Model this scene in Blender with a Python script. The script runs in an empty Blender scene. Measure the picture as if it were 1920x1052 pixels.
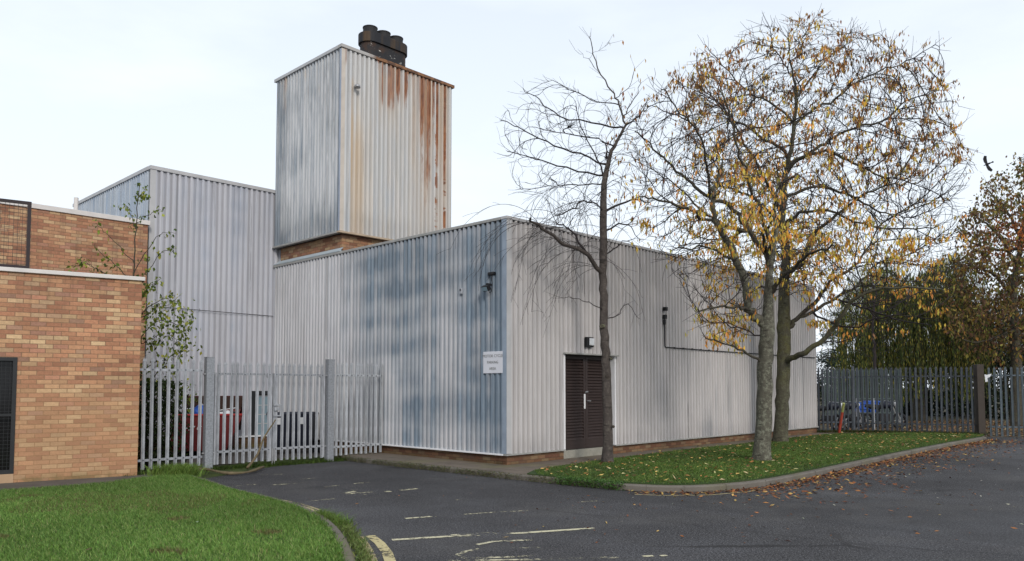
import bpy, math, random
import numpy as np
from mathutils import Vector, Matrix, kdtree
random.seed(7); rng = np.random.default_rng(7)
S = bpy.context.scene; COL = S.collection
# ------------------------------------------------------------------ camera
F, PITCH, CY, EYE = 1445.2, 0.0541, 647.68, 1.6        # focal length and principal row in 1920-wide pixels
cd = bpy.data.cameras.new('camera'); cam = bpy.data.objects.new('camera', cd); COL.objects.link(cam)
cam.location = (0, 0, EYE); cam.rotation_euler = (math.pi/2 + PITCH, 0, 0)
cd.sensor_width = 36; cd.lens = F/1920*36; cd.shift_y = (CY-526)/1920; cd.clip_end = 1500; cd.clip_start = .05
S.camera = cam
# ------------------------------------------------------------------ sky and sun
SUN_EL, SUN_AZ = math.radians(27), math.radians(161)     # azimuth clockwise from +Y
w = bpy.data.worlds.new("World"); S.world = w; w.use_nodes = True
nt = w.node_tree; nt.nodes.clear()
def wn(t): return nt.nodes.new(t)
sky = wn('ShaderNodeTexSky'); sky.sky_type = 'NISHITA'; sky.sun_disc = False
sky.sun_elevation = SUN_EL; sky.sun_rotation = SUN_AZ; sky.air_density = 1.0; sky.dust_density = 2.0
bg = wn('ShaderNodeBackground'); bg.inputs[1].default_value = .115
tc = wn('ShaderNodeTexCoord'); mp = wn('ShaderNodeMapping'); mp.inputs['Scale'].default_value = (1.0, 1.0, 3.2)
no = wn('ShaderNodeTexNoise'); no.inputs['Scale'].default_value = 1.7; no.inputs['Detail'].default_value = 7; no.inputs['Roughness'].default_value = .55
rp = wn('ShaderNodeValToRGB'); rp.color_ramp.elements[0].position = .42; rp.color_ramp.elements[0].color = (.74,)*3+(1,)
rp.color_ramp.elements[1].position = .72; rp.color_ramp.elements[1].color = (.96,)*3+(1,)
mx = wn('ShaderNodeMix'); mx.data_type = 'RGBA'; mx.inputs['B'].default_value = (7.3, 7.85, 8.45, 1)
out = wn('ShaderNodeOutputWorld')
L = nt.links.new
L(tc.outputs['Generated'], mp.inputs['Vector']); L(mp.outputs[0], no.inputs['Vector']); L(no.outputs['Fac'], rp.inputs[0])
sx = wn('ShaderNodeSeparateXYZ'); L(tc.outputs['Generated'], sx.inputs[0])
hz_ = wn('ShaderNodeMapRange'); hz_.inputs[1].default_value = .02; hz_.inputs[2].default_value = .50; hz_.inputs[3].default_value = 1.; hz_.inputs[4].default_value = .72; L(sx.outputs[2], hz_.inputs[0])
mm = wn('ShaderNodeMath'); mm.operation = 'MAXIMUM'; L(rp.outputs[0], mm.inputs[0]); L(hz_.outputs[0], mm.inputs[1]); L(mm.outputs[0], mx.inputs['Factor']); L(sky.outputs[0], mx.inputs['A']); L(mx.outputs['Result'], bg.inputs[0]); L(bg.outputs[0], out.inputs[0])
sd = bpy.data.lights.new('sun', 'SUN'); sd.energy = 1.45; sd.angle = math.radians(12); sd.color = (1, .93, .84)
sun = bpy.data.objects.new('sun', sd); COL.objects.link(sun)
sdir = Vector((math.sin(SUN_AZ)*math.cos(SUN_EL), math.cos(SUN_AZ)*math.cos(SUN_EL), math.sin(SUN_EL)))
sun.rotation_euler = sdir.to_track_quat('Z', 'Y').to_euler()
S.view_settings.view_transform = 'Standard'; S.view_settings.look = 'None'; S.view_settings.exposure = 0.29; S.view_settings.gamma = 1
S.render.engine = 'CYCLES'; S.cycles.max_bounces = 5; S.cycles.transparent_max_bounces = 8
# ------------------------------------------------------------------ geometry of the view
def ray(x, y):
    a = (x-960)/F; b = -(y-CY)/F; c, s = math.cos(PITCH), math.sin(PITCH)
    return Vector((a, c-s*b, s+c*b))
def at(x, y, Y):
    d = ray(x, y); t = Y/d.y; return Vector((d.x*t, Y, EYE+d.z*t))
def G(x, y, z=0.):
    d = ray(x, y); t = (z-EYE)/d.z; return Vector((d.x*t, d.y*t, z))
TH = .8046
U = Vector((math.cos(TH), math.sin(TH), 0)); V = Vector((-math.sin(TH), math.cos(TH), 0)); CO = Vector((-.102, 15.04, 0))
def P(u, v, z=0.): return CO+U*u+V*v+Vector((0, 0, z))
def onL(x, y, off=0.):      # pixel -> (v, z) on the plane u = off
    d = ray(x, y); t = (CO.dot(U)+off)/d.dot(U); q = d*t; return (q-CO).dot(V), q.z+EYE
def onR(x, y, off=0.):      # pixel -> (u, z) on the plane v = off
    d = ray(x, y); t = (CO.dot(V)+off)/d.dot(V); q = d*t; return (q-CO).dot(U), q.z+EYE
ROT_R = Matrix.Rotation(TH, 4, 'Z')                 # local x = U, local -y faces the viewer on right faces
ROT_L = Matrix.Rotation(TH-math.pi/2, 4, 'Z')       # local x = -V, local -y = -U on left faces
WB = math.radians(34); ROT_B = Matrix.Rotation(WB, 4, 'Z')
BW = Vector((math.cos(WB), math.sin(WB), 0)); BN = Vector((-math.sin(WB), math.cos(WB), 0)); BC = Vector((-6.68, 13.84, 0))
# ------------------------------------------------------------------ object helpers
WM = {}
def place(o, parent, M):
    COL.objects.link(o) if o.name not in COL.objects else None
    if parent: o.parent = parent; o.matrix_basis = WM[parent.name].inverted() @ M
    else: o.matrix_basis = M
    WM[o.name] = M; return o
def tag(o, label=None, cat=None, group=None, kind=None):
    for k, v in (('label', label), ('category', cat), ('group', group), ('kind', kind)):
        if v: o[k] = v
    return o
def empty(name, loc, label, cat, group=None, rot=None):
    o = bpy.data.objects.new(name, None); o.empty_display_size = .2
    place(o, None, Matrix.Translation(Vector(loc)) @ (rot or Matrix.Identity(4))); return tag(o, label, cat, group)
class MB:
    def __init__(s): s.v = []; s.f = []; s.sm = False; s.c = None
    def face(s, pts):
        n = len(s.v); s.v += [tuple(p) for p in pts]; s.f.append(tuple(range(n, n+len(pts)))); return s
    def box(s, a, b, bev=0.):
        x0, y0, z0 = a; x1, y1, z1 = b
        if x1 < x0: x0, x1 = x1, x0
        if y1 < y0: y0, y1 = y1, y0
        if z1 < z0: z0, z1 = z1, z0
        n = len(s.v)
        s.v += [(x0,y0,z0),(x1,y0,z0),(x1,y1,z0),(x0,y1,z0),(x0,y0,z1),(x1,y0,z1),(x1,y1,z1),(x0,y1,z1)]
        s.f += [tuple(n+i for i in q) for q in ((0,3,2,1),(4,5,6,7),(0,1,5,4),(1,2,6,5),(2,3,7,6),(3,0,4,7))]; return s
    def prism(s, poly, z0, z1, axis='z'):
        n = len(s.v); k = len(poly)
        if axis == 'z': s.v += [(p[0], p[1], z0) for p in poly]+[(p[0], p[1], z1) for p in poly]
        elif axis == 'y': s.v += [(p[0], z0, p[1]) for p in poly]+[(p[0], z1, p[1]) for p in poly]
        else: s.v += [(z0, p[0], p[1]) for p in poly]+[(z1, p[0], p[1]) for p in poly]
        s.f += [tuple(n+i for i in range(k))[::-1], tuple(n+k+i for i in range(k))]
        s.f += [(n+i, n+(i+1) % k, n+k+(i+1) % k, n+k+i) for i in range(k)]; return s
    def tube(s, pts, r, sides=8, cap=True):
        pts = [Vector(p) for p in pts]; m = len(pts)
        rs = [r]*m if not hasattr(r, '__len__') else r
        t = (pts[1]-pts[0]).normalized(); a = t.orthogonal().normalized(); base = len(s.v)
        for i, p in enumerate(pts):
            d = (pts[min(i+1, m-1)]-pts[max(i-1, 0)])
            if d.length < 1e-9: d = t
            d.normalize(); a = (a-d*a.dot(d)); a = a.normalized() if a.length > 1e-6 else d.orthogonal().normalized(); b = d.cross(a)
            for k in range(sides):
                th = 2*math.pi*k/sides; q = p+(a*math.cos(th)+b*math.sin(th))*rs[i]; s.v.append((q.x, q.y, q.z))
        for i in range(m-1):
            for k in range(sides):
                k2 = (k+1) % sides
                s.f.append((base+i*sides+k, base+i*sides+k2, base+(i+1)*sides+k2, base+(i+1)*sides+k))
        if cap and sides > 2:
            s.f.append(tuple(base+k for k in range(sides))[::-1]); s.f.append(tuple(base+(m-1)*sides+k for k in range(sides)))
        return s
    def cyl(s, c, r, h, sides=20, axis='z', r2=None):
        c = Vector(c); d = {'x': Vector((1,0,0)), 'y': Vector((0,1,0)), 'z': Vector((0,0,1))}[axis]
        return s.tube([c, c+d*h], [r, r if r2 is None else r2], sides)
    def build(s, name, mat, parent=None, M=None, smooth=False, bevel=0.):
        me = bpy.data.meshes.new(name); me.from_pydata([tuple(x) for x in s.v], [], s.f); me.update()
        o = bpy.data.objects.new(name, me)
        if mat: me.materials.append(mat)
        if smooth: me.shade_smooth()
        place(o, parent, M or Matrix.Identity(4))
        if bevel:
            b = o.modifiers.new('bevel', 'BEVEL'); b.width = bevel; b.segments = 2; b.limit_method = 'ANGLE'
        return o
def T(p): return Matrix.Translation(Vector(p))
def npmesh(name, v, nper, mat, parent=None, col=None, idx=None, smooth=False):
    """v: (n*k,3) verts; each face uses nper consecutive verts (or idx array (m,nper))."""
    me = bpy.data.meshes.new(name); v = np.asarray(v, dtype=np.float32)
    if parent: v = v-np.array(WM[parent.name].translation, dtype=np.float32)
    idx = np.arange(len(v)).reshape(-1, nper) if idx is None else np.asarray(idx); nf = len(idx)
    me.vertices.add(len(v)); me.vertices.foreach_set('co', v.ravel())
    me.loops.add(nf*nper); me.loops.foreach_set('vertex_index', idx.ravel().astype(np.int32))
    me.polygons.add(nf); me.polygons.foreach_set('loop_start', (np.arange(nf)*nper).astype(np.int32))
    me.update(calc_edges=True); me.validate()
    if col is not None:
        at_ = me.attributes.new('tint', 'FLOAT_COLOR', 'POINT'); c4 = np.ones((len(v), 4), dtype=np.float32); c4[:, :3] = col; at_.data.foreach_set('color', c4.ravel())
    me.materials.append(mat)
    if smooth: me.shade_smooth()
    o = bpy.data.objects.new(name, me)
    return place(o, parent, Matrix.Translation(WM[parent.name].translation) if parent else Matrix.Identity(4))
# ------------------------------------------------------------------ shader expression helper
class X:
    def __init__(s, nt, sock): s.nt = nt; s.k = sock
    def _m(s, op, o=None, p=None, clamp=False):
        n = s.nt.nodes.new('ShaderNodeMath'); n.operation = op; n.use_clamp = clamp
        for i, q in enumerate((s, o, p)):
            if q is None: continue
            if isinstance(q, X): s.nt.links.new(q.k, n.inputs[i])
            else: n.inputs[i].default_value = q
        return X(s.nt, n.outputs[0])
    def __add__(s, o): return s._m('ADD', o)
    __radd__ = __add__
    def __mul__(s, o): return s._m('MULTIPLY', o)
    __rmul__ = __mul__
    def __sub__(s, o): return s._m('SUBTRACT', o)
    def __rsub__(s, o): return (s*-1.)+o
    def __truediv__(s, o): return s._m('DIVIDE', o)
    def floor(s): return s._m('FLOOR')
    def fract(s): return s._m('FRACT')
    def abs(s): return s._m('ABSOLUTE')
    def sin(s): return s._m('SINE')
    def mod(s, o): return s._m('MODULO', o)
    def clamp(s): return s._m('ADD', 0., None, True)
    def max(s, o): return s._m('MAXIMUM', o)
    def min(s, o): return s._m('MINIMUM', o)
    def pow(s, o): return s._m('POWER', o)
    def sst(s, a, b):        # smooth step from a to b (a may exceed b)
        n = s.nt.nodes.new('ShaderNodeMapRange'); n.interpolation_type = 'SMOOTHSTEP'
        lo, hi, t0, t1 = (a, b, 0, 1) if a < b else (b, a, 1, 0)
        for i, q in enumerate((lo, hi, t0, t1)): n.inputs[i+1].default_value = q
        s.nt.links.new(s.k, n.inputs[0]); return X(s.nt, n.outputs[0])
class Mat:
    def __init__(s, name, rough=.7, metal=0., spec=.3):
        s.m = bpy.data.materials.new(name); s.m.use_nodes = True; s.nt = s.m.node_tree; s.b = s.nt.nodes['Principled BSDF']
        s.b.inputs['Roughness'].default_value = rough; s.b.inputs['Metallic'].default_value = metal; s.b.inputs['Specular IOR Level'].default_value = spec
        tcn = s.nt.nodes.new('ShaderNodeTexCoord'); s.co = tcn.outputs['Object']
        sp = s.nt.nodes.new('ShaderNodeSeparateXYZ'); s.nt.links.new(s.co, sp.inputs[0])
        s.x, s.y, s.z = (X(s.nt, sp.outputs[i]) for i in range(3))
    def vec(s, x, y, z):
        n = s.nt.nodes.new('ShaderNodeCombineXYZ')
        for i, q in enumerate((x, y, z)):
            if isinstance(q, X): s.nt.links.new(q.k, n.inputs[i])
            else: n.inputs[i].default_value = q
        return n.outputs[0]
    def noise(s, scale=(1, 1, 1), sc=1., det=4, rough=.55, off=0., vec=None):
        mpn = s.nt.nodes.new('ShaderNodeMapping'); mpn.inputs['Scale'].default_value = scale; mpn.inputs['Location'].default_value = (off, off*.7, off*1.3)
        s.nt.links.new(vec or s.co, mpn.inputs[0]); n = s.nt.nodes.new('ShaderNodeTexNoise')
        n.inputs['Scale'].default_value = sc; n.inputs['Detail'].default_value = det; n.inputs['Roughness'].default_value = rough
        s.nt.links.new(mpn.outputs[0], n.inputs['Vector']); return X(s.nt, n.outputs['Fac'])
    def voro(s, sc=1., feat='F1', out='Distance', scale=(1, 1, 1)):
        mpn = s.nt.nodes.new('ShaderNodeMapping'); mpn.inputs['Scale'].default_value = scale; s.nt.links.new(s.co, mpn.inputs[0])
        n = s.nt.nodes.new('ShaderNodeTexVoronoi'); n.feature = feat; n.inputs['Scale'].default_value = sc; s.nt.links.new(mpn.outputs[0], n.inputs['Vector']); return X(s.nt, n.outputs[out])
    def white(s, x, y=0., z=0.):
        n = s.nt.nodes.new('ShaderNodeTexWhiteNoise'); s.nt.links.new(s.vec(x, y, z), n.inputs['Vector']); return X(s.nt, n.outputs['Value'])
    def ramp(s, fac, stops, interp='LINEAR'):
        n = s.nt.nodes.new('ShaderNodeValToRGB'); cr = n.color_ramp; cr.interpolation = interp
        while len(cr.elements) < len(stops): cr.elements.new(.5)
        for e, (p, c) in zip(cr.elements, stops): e.position = p; e.color = tuple(c)+(1,)
        s.nt.links.new(fac.k, n.inputs[0]); return n.outputs[0]
    def mix(s, fac, a, b, mode='MIX'):
        n = s.nt.nodes.new('ShaderNodeMix'); n.data_type = 'RGBA'; n.blend_type = mode
        for nm, q in (('Factor', fac), ('A', a), ('B', b)):
            i = n.inputs[nm] if nm == 'Factor' else [z for z in n.inputs if z.name == nm and z.type == 'RGBA'][0]
            if nm == 'Factor': i = n.inputs[0]
            if isinstance(q, X): s.nt.links.new(q.k, i)
            elif isinstance(q, tuple): i.default_value = q+(1,)
            elif isinstance(q, (int, float)): i.default_value = q
            else: s.nt.links.new(q, i)
        return [o for o in n.outputs if o.type == 'RGBA'][0]
    def scale(s, colr, fac):
        n = s.nt.nodes.new('ShaderNodeVectorMath'); n.operation = 'SCALE'
        if isinstance(colr, tuple): n.inputs[0].default_value = colr
        else: s.nt.links.new(colr, n.inputs[0])
        if isinstance(fac, X): s.nt.links.new(fac.k, n.inputs['Scale'])
        else: n.inputs['Scale'].default_value = fac
        return n.outputs[0]
    def color(s, c):
        if isinstance(c, tuple): s.b.inputs['Base Color'].default_value = c+(1,)
        else: s.nt.links.new(c, s.b.inputs['Base Color'])
        return s
    def rough(s, r): s.nt.links.new(r.k, s.b.inputs['Roughness']); return s
    def bump(s, h, strength=.4, dist=.01):
        n = s.nt.nodes.new('ShaderNodeBump'); n.inputs['Strength'].default_value = strength; n.inputs['Distance'].default_value = dist
        s.nt.links.new(h.k, n.inputs['Height']); s.nt.links.new(n.outputs[0], s.b.inputs['Normal']); return s
    def attr(s, name='tint'):
        n = s.nt.nodes.new('ShaderNodeAttribute'); n.attribute_name = name; return n.outputs['Color']
def simple(name, c, rough=.6, metal=0., var=.25, sc=6., bump=0., ov=0.):
    m = Mat(name, rough, metal); n = m.noise(sc=sc, det=5); f = n*(2*var)+(1-var)
    if ov: oi = m.nt.nodes.new('ShaderNodeObjectInfo'); f = f*(X(m.nt, oi.outputs['Random'])*(2*ov)+(1-ov))*(m.noise(scale=(1, 1, .3), sc=14, det=5).sst(.35, .65)*.3+.8)
    m.color(m.scale(c, f))
    if bump: m.bump(m.noise(sc=sc*6, det=3), bump, .005)
    return m.m
# --- bricks
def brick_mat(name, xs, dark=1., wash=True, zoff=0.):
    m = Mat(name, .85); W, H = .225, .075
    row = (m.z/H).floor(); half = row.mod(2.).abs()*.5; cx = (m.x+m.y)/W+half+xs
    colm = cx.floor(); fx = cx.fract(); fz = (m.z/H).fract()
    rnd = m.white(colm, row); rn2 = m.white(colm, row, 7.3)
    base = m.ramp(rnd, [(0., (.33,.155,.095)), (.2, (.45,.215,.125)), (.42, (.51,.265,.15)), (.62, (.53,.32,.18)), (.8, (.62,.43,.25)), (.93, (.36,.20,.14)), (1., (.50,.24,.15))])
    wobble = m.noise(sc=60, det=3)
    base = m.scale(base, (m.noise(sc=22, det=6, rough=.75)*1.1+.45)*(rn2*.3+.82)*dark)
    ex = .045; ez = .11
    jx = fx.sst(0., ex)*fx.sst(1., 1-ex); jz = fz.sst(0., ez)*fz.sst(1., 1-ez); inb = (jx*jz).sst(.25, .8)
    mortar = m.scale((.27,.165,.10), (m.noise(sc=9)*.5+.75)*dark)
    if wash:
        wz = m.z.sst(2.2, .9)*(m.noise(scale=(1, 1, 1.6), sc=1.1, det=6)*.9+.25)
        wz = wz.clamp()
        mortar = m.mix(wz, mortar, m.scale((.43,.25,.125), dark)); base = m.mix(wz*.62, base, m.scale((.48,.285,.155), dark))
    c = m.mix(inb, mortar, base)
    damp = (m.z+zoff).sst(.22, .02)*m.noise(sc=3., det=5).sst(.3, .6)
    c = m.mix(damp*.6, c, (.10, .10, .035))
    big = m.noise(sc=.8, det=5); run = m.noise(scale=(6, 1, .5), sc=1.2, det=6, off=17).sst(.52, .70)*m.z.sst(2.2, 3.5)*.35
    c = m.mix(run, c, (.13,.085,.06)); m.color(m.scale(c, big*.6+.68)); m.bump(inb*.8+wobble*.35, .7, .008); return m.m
# --- corrugated cladding: local x along the wall, z up
def clad_mat(name, base, blue, fblue, dirt=.25, rust=None, hbands=False, off=0., panel=1.0, warm=None, rp=.14, ztop=4.9):
    m = Mat(name, .62, 0., .35)
    rib = m.white((m.x/rp).floor(), off); pan = m.white((m.x/panel+.37).floor(), off+3.1)
    st = m.noise(scale=(9, 1, .35), sc=1.0, det=6, rough=.7, off=off)            # fine vertical streaks
    st2 = m.noise(scale=(30, 1, .8), sc=1.0, det=5, rough=.75, off=off+5)
    cloud = m.noise(scale=(1, 1, .6), sc=.9, det=6, off=off+9)
    v = (rib*.10+.93)*(pan*.10+.94)*(st*.5+.75)*(st2*.24+.88)*(cloud*.3+.86)
    fr = (m.x/rp).fract(); gro = fr.sst(.02, .10)*fr.sst(.42, .34)*(st2*.5+.45); lap = (m.x/panel+.37).fract().sst(.035, .0)*m.noise(scale=(1, 1, .7), sc=1.3, off=off+30).sst(.40, .55); v = v*(1.-gro*.46)*(1.-lap*.45)*(1.-m.z.sst(.75, .3)*m.noise(scale=(6, 1, 1), sc=1.5, det=5, off=off+31)*.25)  # gro: groove dirt plus rib shade painted in as a dark stripe per rib
    c = m.scale(base, v)
    if warm: c = m.mix(warm(m), c, m.scale((.66,.50,.32), v))
    f = fblue(m, st, cloud, pan)+(rib-.5)*.75*cloud.sst(.35, .6)+(m.noise(scale=(22, 1, .5), sc=1, det=5, rough=.8, off=off+60)-.5)*.9*cloud.sst(.4, .55)
    if hbands:
        hb = ((m.z*9.5+m.noise(scale=(.7, 1, 1), sc=1.3, off=off+2)*6.).sin()*.5+.5)*m.noise(sc=1.4, det=4, off=off+4)
        f = f*(hb*.7+.70)
    c = m.mix(f.clamp(), c, m.scale(blue, (st*1.3+.35)*(st2*1.1+.45)*(rib*.3+.85)))
    d = (m.noise(scale=(7, 1, .25), sc=1., det=7, rough=.8, off=off+12).sst(.56, .80))*dirt
    c = m.mix(d, c, (.10, .10, .105))
    if rust:
        r, r2 = rust(m, st, st2)
        c = m.mix(r2.clamp(), c, (.46, .32, .18)); c = m.mix(r.clamp(), c, m.ramp(m.noise(scale=(14, 1, 2), sc=1.5, det=5), [(.25, (.10,.04,.025)), (.5, (.25,.10,.048)), (.75, (.42,.21,.10))]))
    ts = m.noise(scale=(13, 1, .3), sc=1, det=6, rough=.75, off=off+90).sst(.46, .72)*m.z.sst(ztop-2.2, ztop)*.55
    c = m.mix(ts, c, (.15, .14, .135))
    sp = m.voro(sc=3.5, scale=(1, .2, 1)).sst(.03, .012)*.35
    c = m.mix(sp, c, (.12, .10, .09))
    m.color(c); m.bump(m.noise(scale=(4, 1, 1), sc=5, det=4), .25, .006); return m.m
def text_mesh(body, size, mat, parent, M, shear=0., align='CENTER'):
    cu = bpy.data.curves.new('lettering', 'FONT'); cu.body = body; cu.size = size; cu.extrude = .001; cu.shear = shear; cu.align_x = align; cu.align_y = 'CENTER'; cu.resolution_u = 3
    o = bpy.data.objects.new('lettering_curve', cu); COL.objects.link(o); dg = bpy.context.evaluated_depsgraph_get(); me = bpy.data.meshes.new_from_object(o.evaluated_get(dg)); me.name = 'lettering'
    bpy.data.objects.remove(o); me.materials.clear(); me.materials.append(mat); return place(bpy.data.objects.new('lettering', me), parent, M)
# ------------------------------------------------------------------ materials
def asphalt():
    m = Mat('asphalt', .8, 0., .22)
    big = m.noise(sc=.35, det=6, off=3); mid = m.noise(sc=2.2, det=6, rough=.65); sp = m.noise(sc=42, det=4, rough=.8); sp2 = m.voro(sc=70)
    c = m.ramp(big, [(.3, (.034,.033,.035)), (.5, (.050,.049,.052)), (.7, (.070,.070,.077))])
    c = m.scale(c, (mid*.5+.75)*(sp.sst(.40, .60)*1.5+.30)*(sp2.sst(.55, .1)*.25+.85))
    chips = m.noise(sc=75, det=1, off=4).sst(.64, .70)
    c = m.mix(chips*.8, c, (.30,.29,.30))
    seam = ((m.x*.55+m.y*.83+m.noise(sc=.5, det=5)*1.1-9.2).abs()).sst(.06, .02)*m.noise(sc=1.2, off=6).sst(.35, .55)
    crk = (m.voro(sc=.22, feat='DISTANCE_TO_EDGE')+m.noise(sc=2.5, det=6)*.05-.025).sst(.010, .003)*m.noise(sc=.35, off=8).sst(.50, .62)
    c = m.mix((seam*.45).max(crk*.8), c, (.022,.021,.022))
    pt = ((m.x*.66+m.y*.75-10.6).abs().sst(1.32, 1.30))*((m.y*.66-m.x*.75-4.2).abs().sst(3.1, 3.08)); c = m.mix(pt*.35, c, (.036,.036,.038))
    dust = m.noise(sc=.55, det=7, rough=.7, off=51).sst(.5, .68); c = m.mix(dust*.28, c, (.105,.10,.095))
    stain = m.noise(sc=.9, det=7, rough=.7, off=21).sst(.58, .72)
    c = m.mix(stain*.45, c, (.030,.029,.030))
    m.color(c); m.rough(big.sst(.75, .35)*.22+.66); m.bump(sp*.7+sp2*.5, .7, .006); return m.m
def ground_mat():
    m = Mat('ground_litter', .95); n = m.noise(sc=.5, det=8, rough=.7); v = m.voro(sc=9, out='Color')
    c = m.ramp(n, [(.35, (.035,.055,.02)), (.5, (.06,.05,.03)), (.65, (.11,.07,.04))]); m.color(m.scale(c, m.noise(sc=18, det=5)*1.2+.4)); m.bump(m.noise(sc=25), .8, .03); return m.m
def soil_mat():
    m = Mat('turf_soil', .95); n = m.noise(sc=1.5, det=8, rough=.7)
    m.color(m.ramp(n, [(.3, (.020,.040,.010)), (.55, (.030,.058,.014)), (.75, (.055,.060,.025))])); m.bump(m.noise(sc=40), .8, .02); return m.m
def moss_mat():
    m = Mat('moss', .95); n = m.noise(sc=3, det=8, rough=.7)
    m.color(m.ramp(n, [(.3, (.035,.035,.022)), (.5, (.045,.065,.012)), (.7, (.08,.11,.02))])); m.bump(m.noise(sc=60), .9, .02); return m.m
def slab_mat(name, c, green=.5, slabs=True):
    m = Mat(name, .8); n = m.noise(sc=2.5, det=8, rough=.7)
    cc = m.scale(c, (n*.9+.5)*(m.noise(sc=70, det=3)*.4+.8))
    g = m.noise(sc=.8, det=6, off=5).sst(.50, .68)*green
    cc = m.mix(g, cc, (.13,.125,.05))
    cc = m.mix(m.noise(sc=1.7, det=8, off=15).sst(.55, .72)*.5, cc, (.05,.045,.04))
    if slabs:
        fx = ((m.x*.6934+m.y*.7206)/.6).fract(); fy = ((m.y*.6934-m.x*.7206)/.9).fract()
        j = fx.sst(.03, .0).max(fx.sst(.97, 1.)).max(fy.sst(.02, .0)).max(fy.sst(.98, 1.))
        cc = m.mix(j*.7, cc, (.045,.05,.025)); m.bump(j*-1.+n*.3, .6, .01)
    else: m.bump(n+m.noise(sc=80)*.4, .5, .006)
    m.color(cc); return m.m
def paint_mat(name, c, wear=.5, sc=14.):
    m = Mat(name, .75); n = m.noise(sc=sc, det=8, rough=.8); n2 = m.noise(sc=1.6, det=4, off=3)
    hole = (n+n2*.7).sst(wear+.30, wear+.42)
    m.color(m.scale(c, m.noise(sc=40, det=3)*.5+.7))
    tr = m.nt.nodes.new('ShaderNodeBsdfTransparent'); ms = m.nt.nodes.new('ShaderNodeMixShader'); o = m.nt.nodes['Material Output']
    m.nt.links.new(hole.k, ms.inputs[0]); m.nt.links.new(tr.outputs[0], ms.inputs[1]); m.nt.links.new(m.b.outputs[0], ms.inputs[2]); m.nt.links.new(ms.outputs[0], o.inputs[0]); return m.m
def foliage_mat(name, rough=.6, trans=.35):
    m = Mat(name, rough, 0, .25); a = m.attr(); m.color(a)
    t = m.nt.nodes.new('ShaderNodeBsdfTranslucent'); m.nt.links.new(a, t.inputs[0]); ms = m.nt.nodes.new('ShaderNodeMixShader'); ms.inputs[0].default_value = trans
    o = m.nt.nodes['Material Output']; m.nt.links.new(m.b.outputs[0], ms.inputs[1]); m.nt.links.new(t.outputs[0], ms.inputs[2]); m.nt.links.new(ms.outputs[0], o.inputs[0]); return m.m
def bark_mat(name, base, lich=(.20,.22,.12), fl=.5, dark=(.02,.018,.015), zmoss=None):
    m = Mat(name, .9); n = m.noise(scale=(1, 1, .5), sc=9, det=7, rough=.7); n2 = m.noise(sc=3.2, det=6, off=4, rough=.7)
    c = m.scale(base, n*1.9+.1)
    c = m.mix(m.noise(sc=13, det=7, rough=.8, off=7).sst(.50, .56)*n2.sst(.36, .52)*fl, c, lich)
    c = m.mix(m.noise(scale=(.6, .6, 2.5), sc=7, det=5, off=11).sst(.60, .68)*.8, c, dark)
    if zmoss: c = m.mix(m.z.sst(zmoss[0], zmoss[1])*m.z.sst(zmoss[2]+1., zmoss[2])*n2.sst(.42, .62)*.55, c, (.10,.095,.028))
    m.color(c); m.bump(n+m.noise(sc=30, det=5)*.6, .9, .03); return m.m
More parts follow.
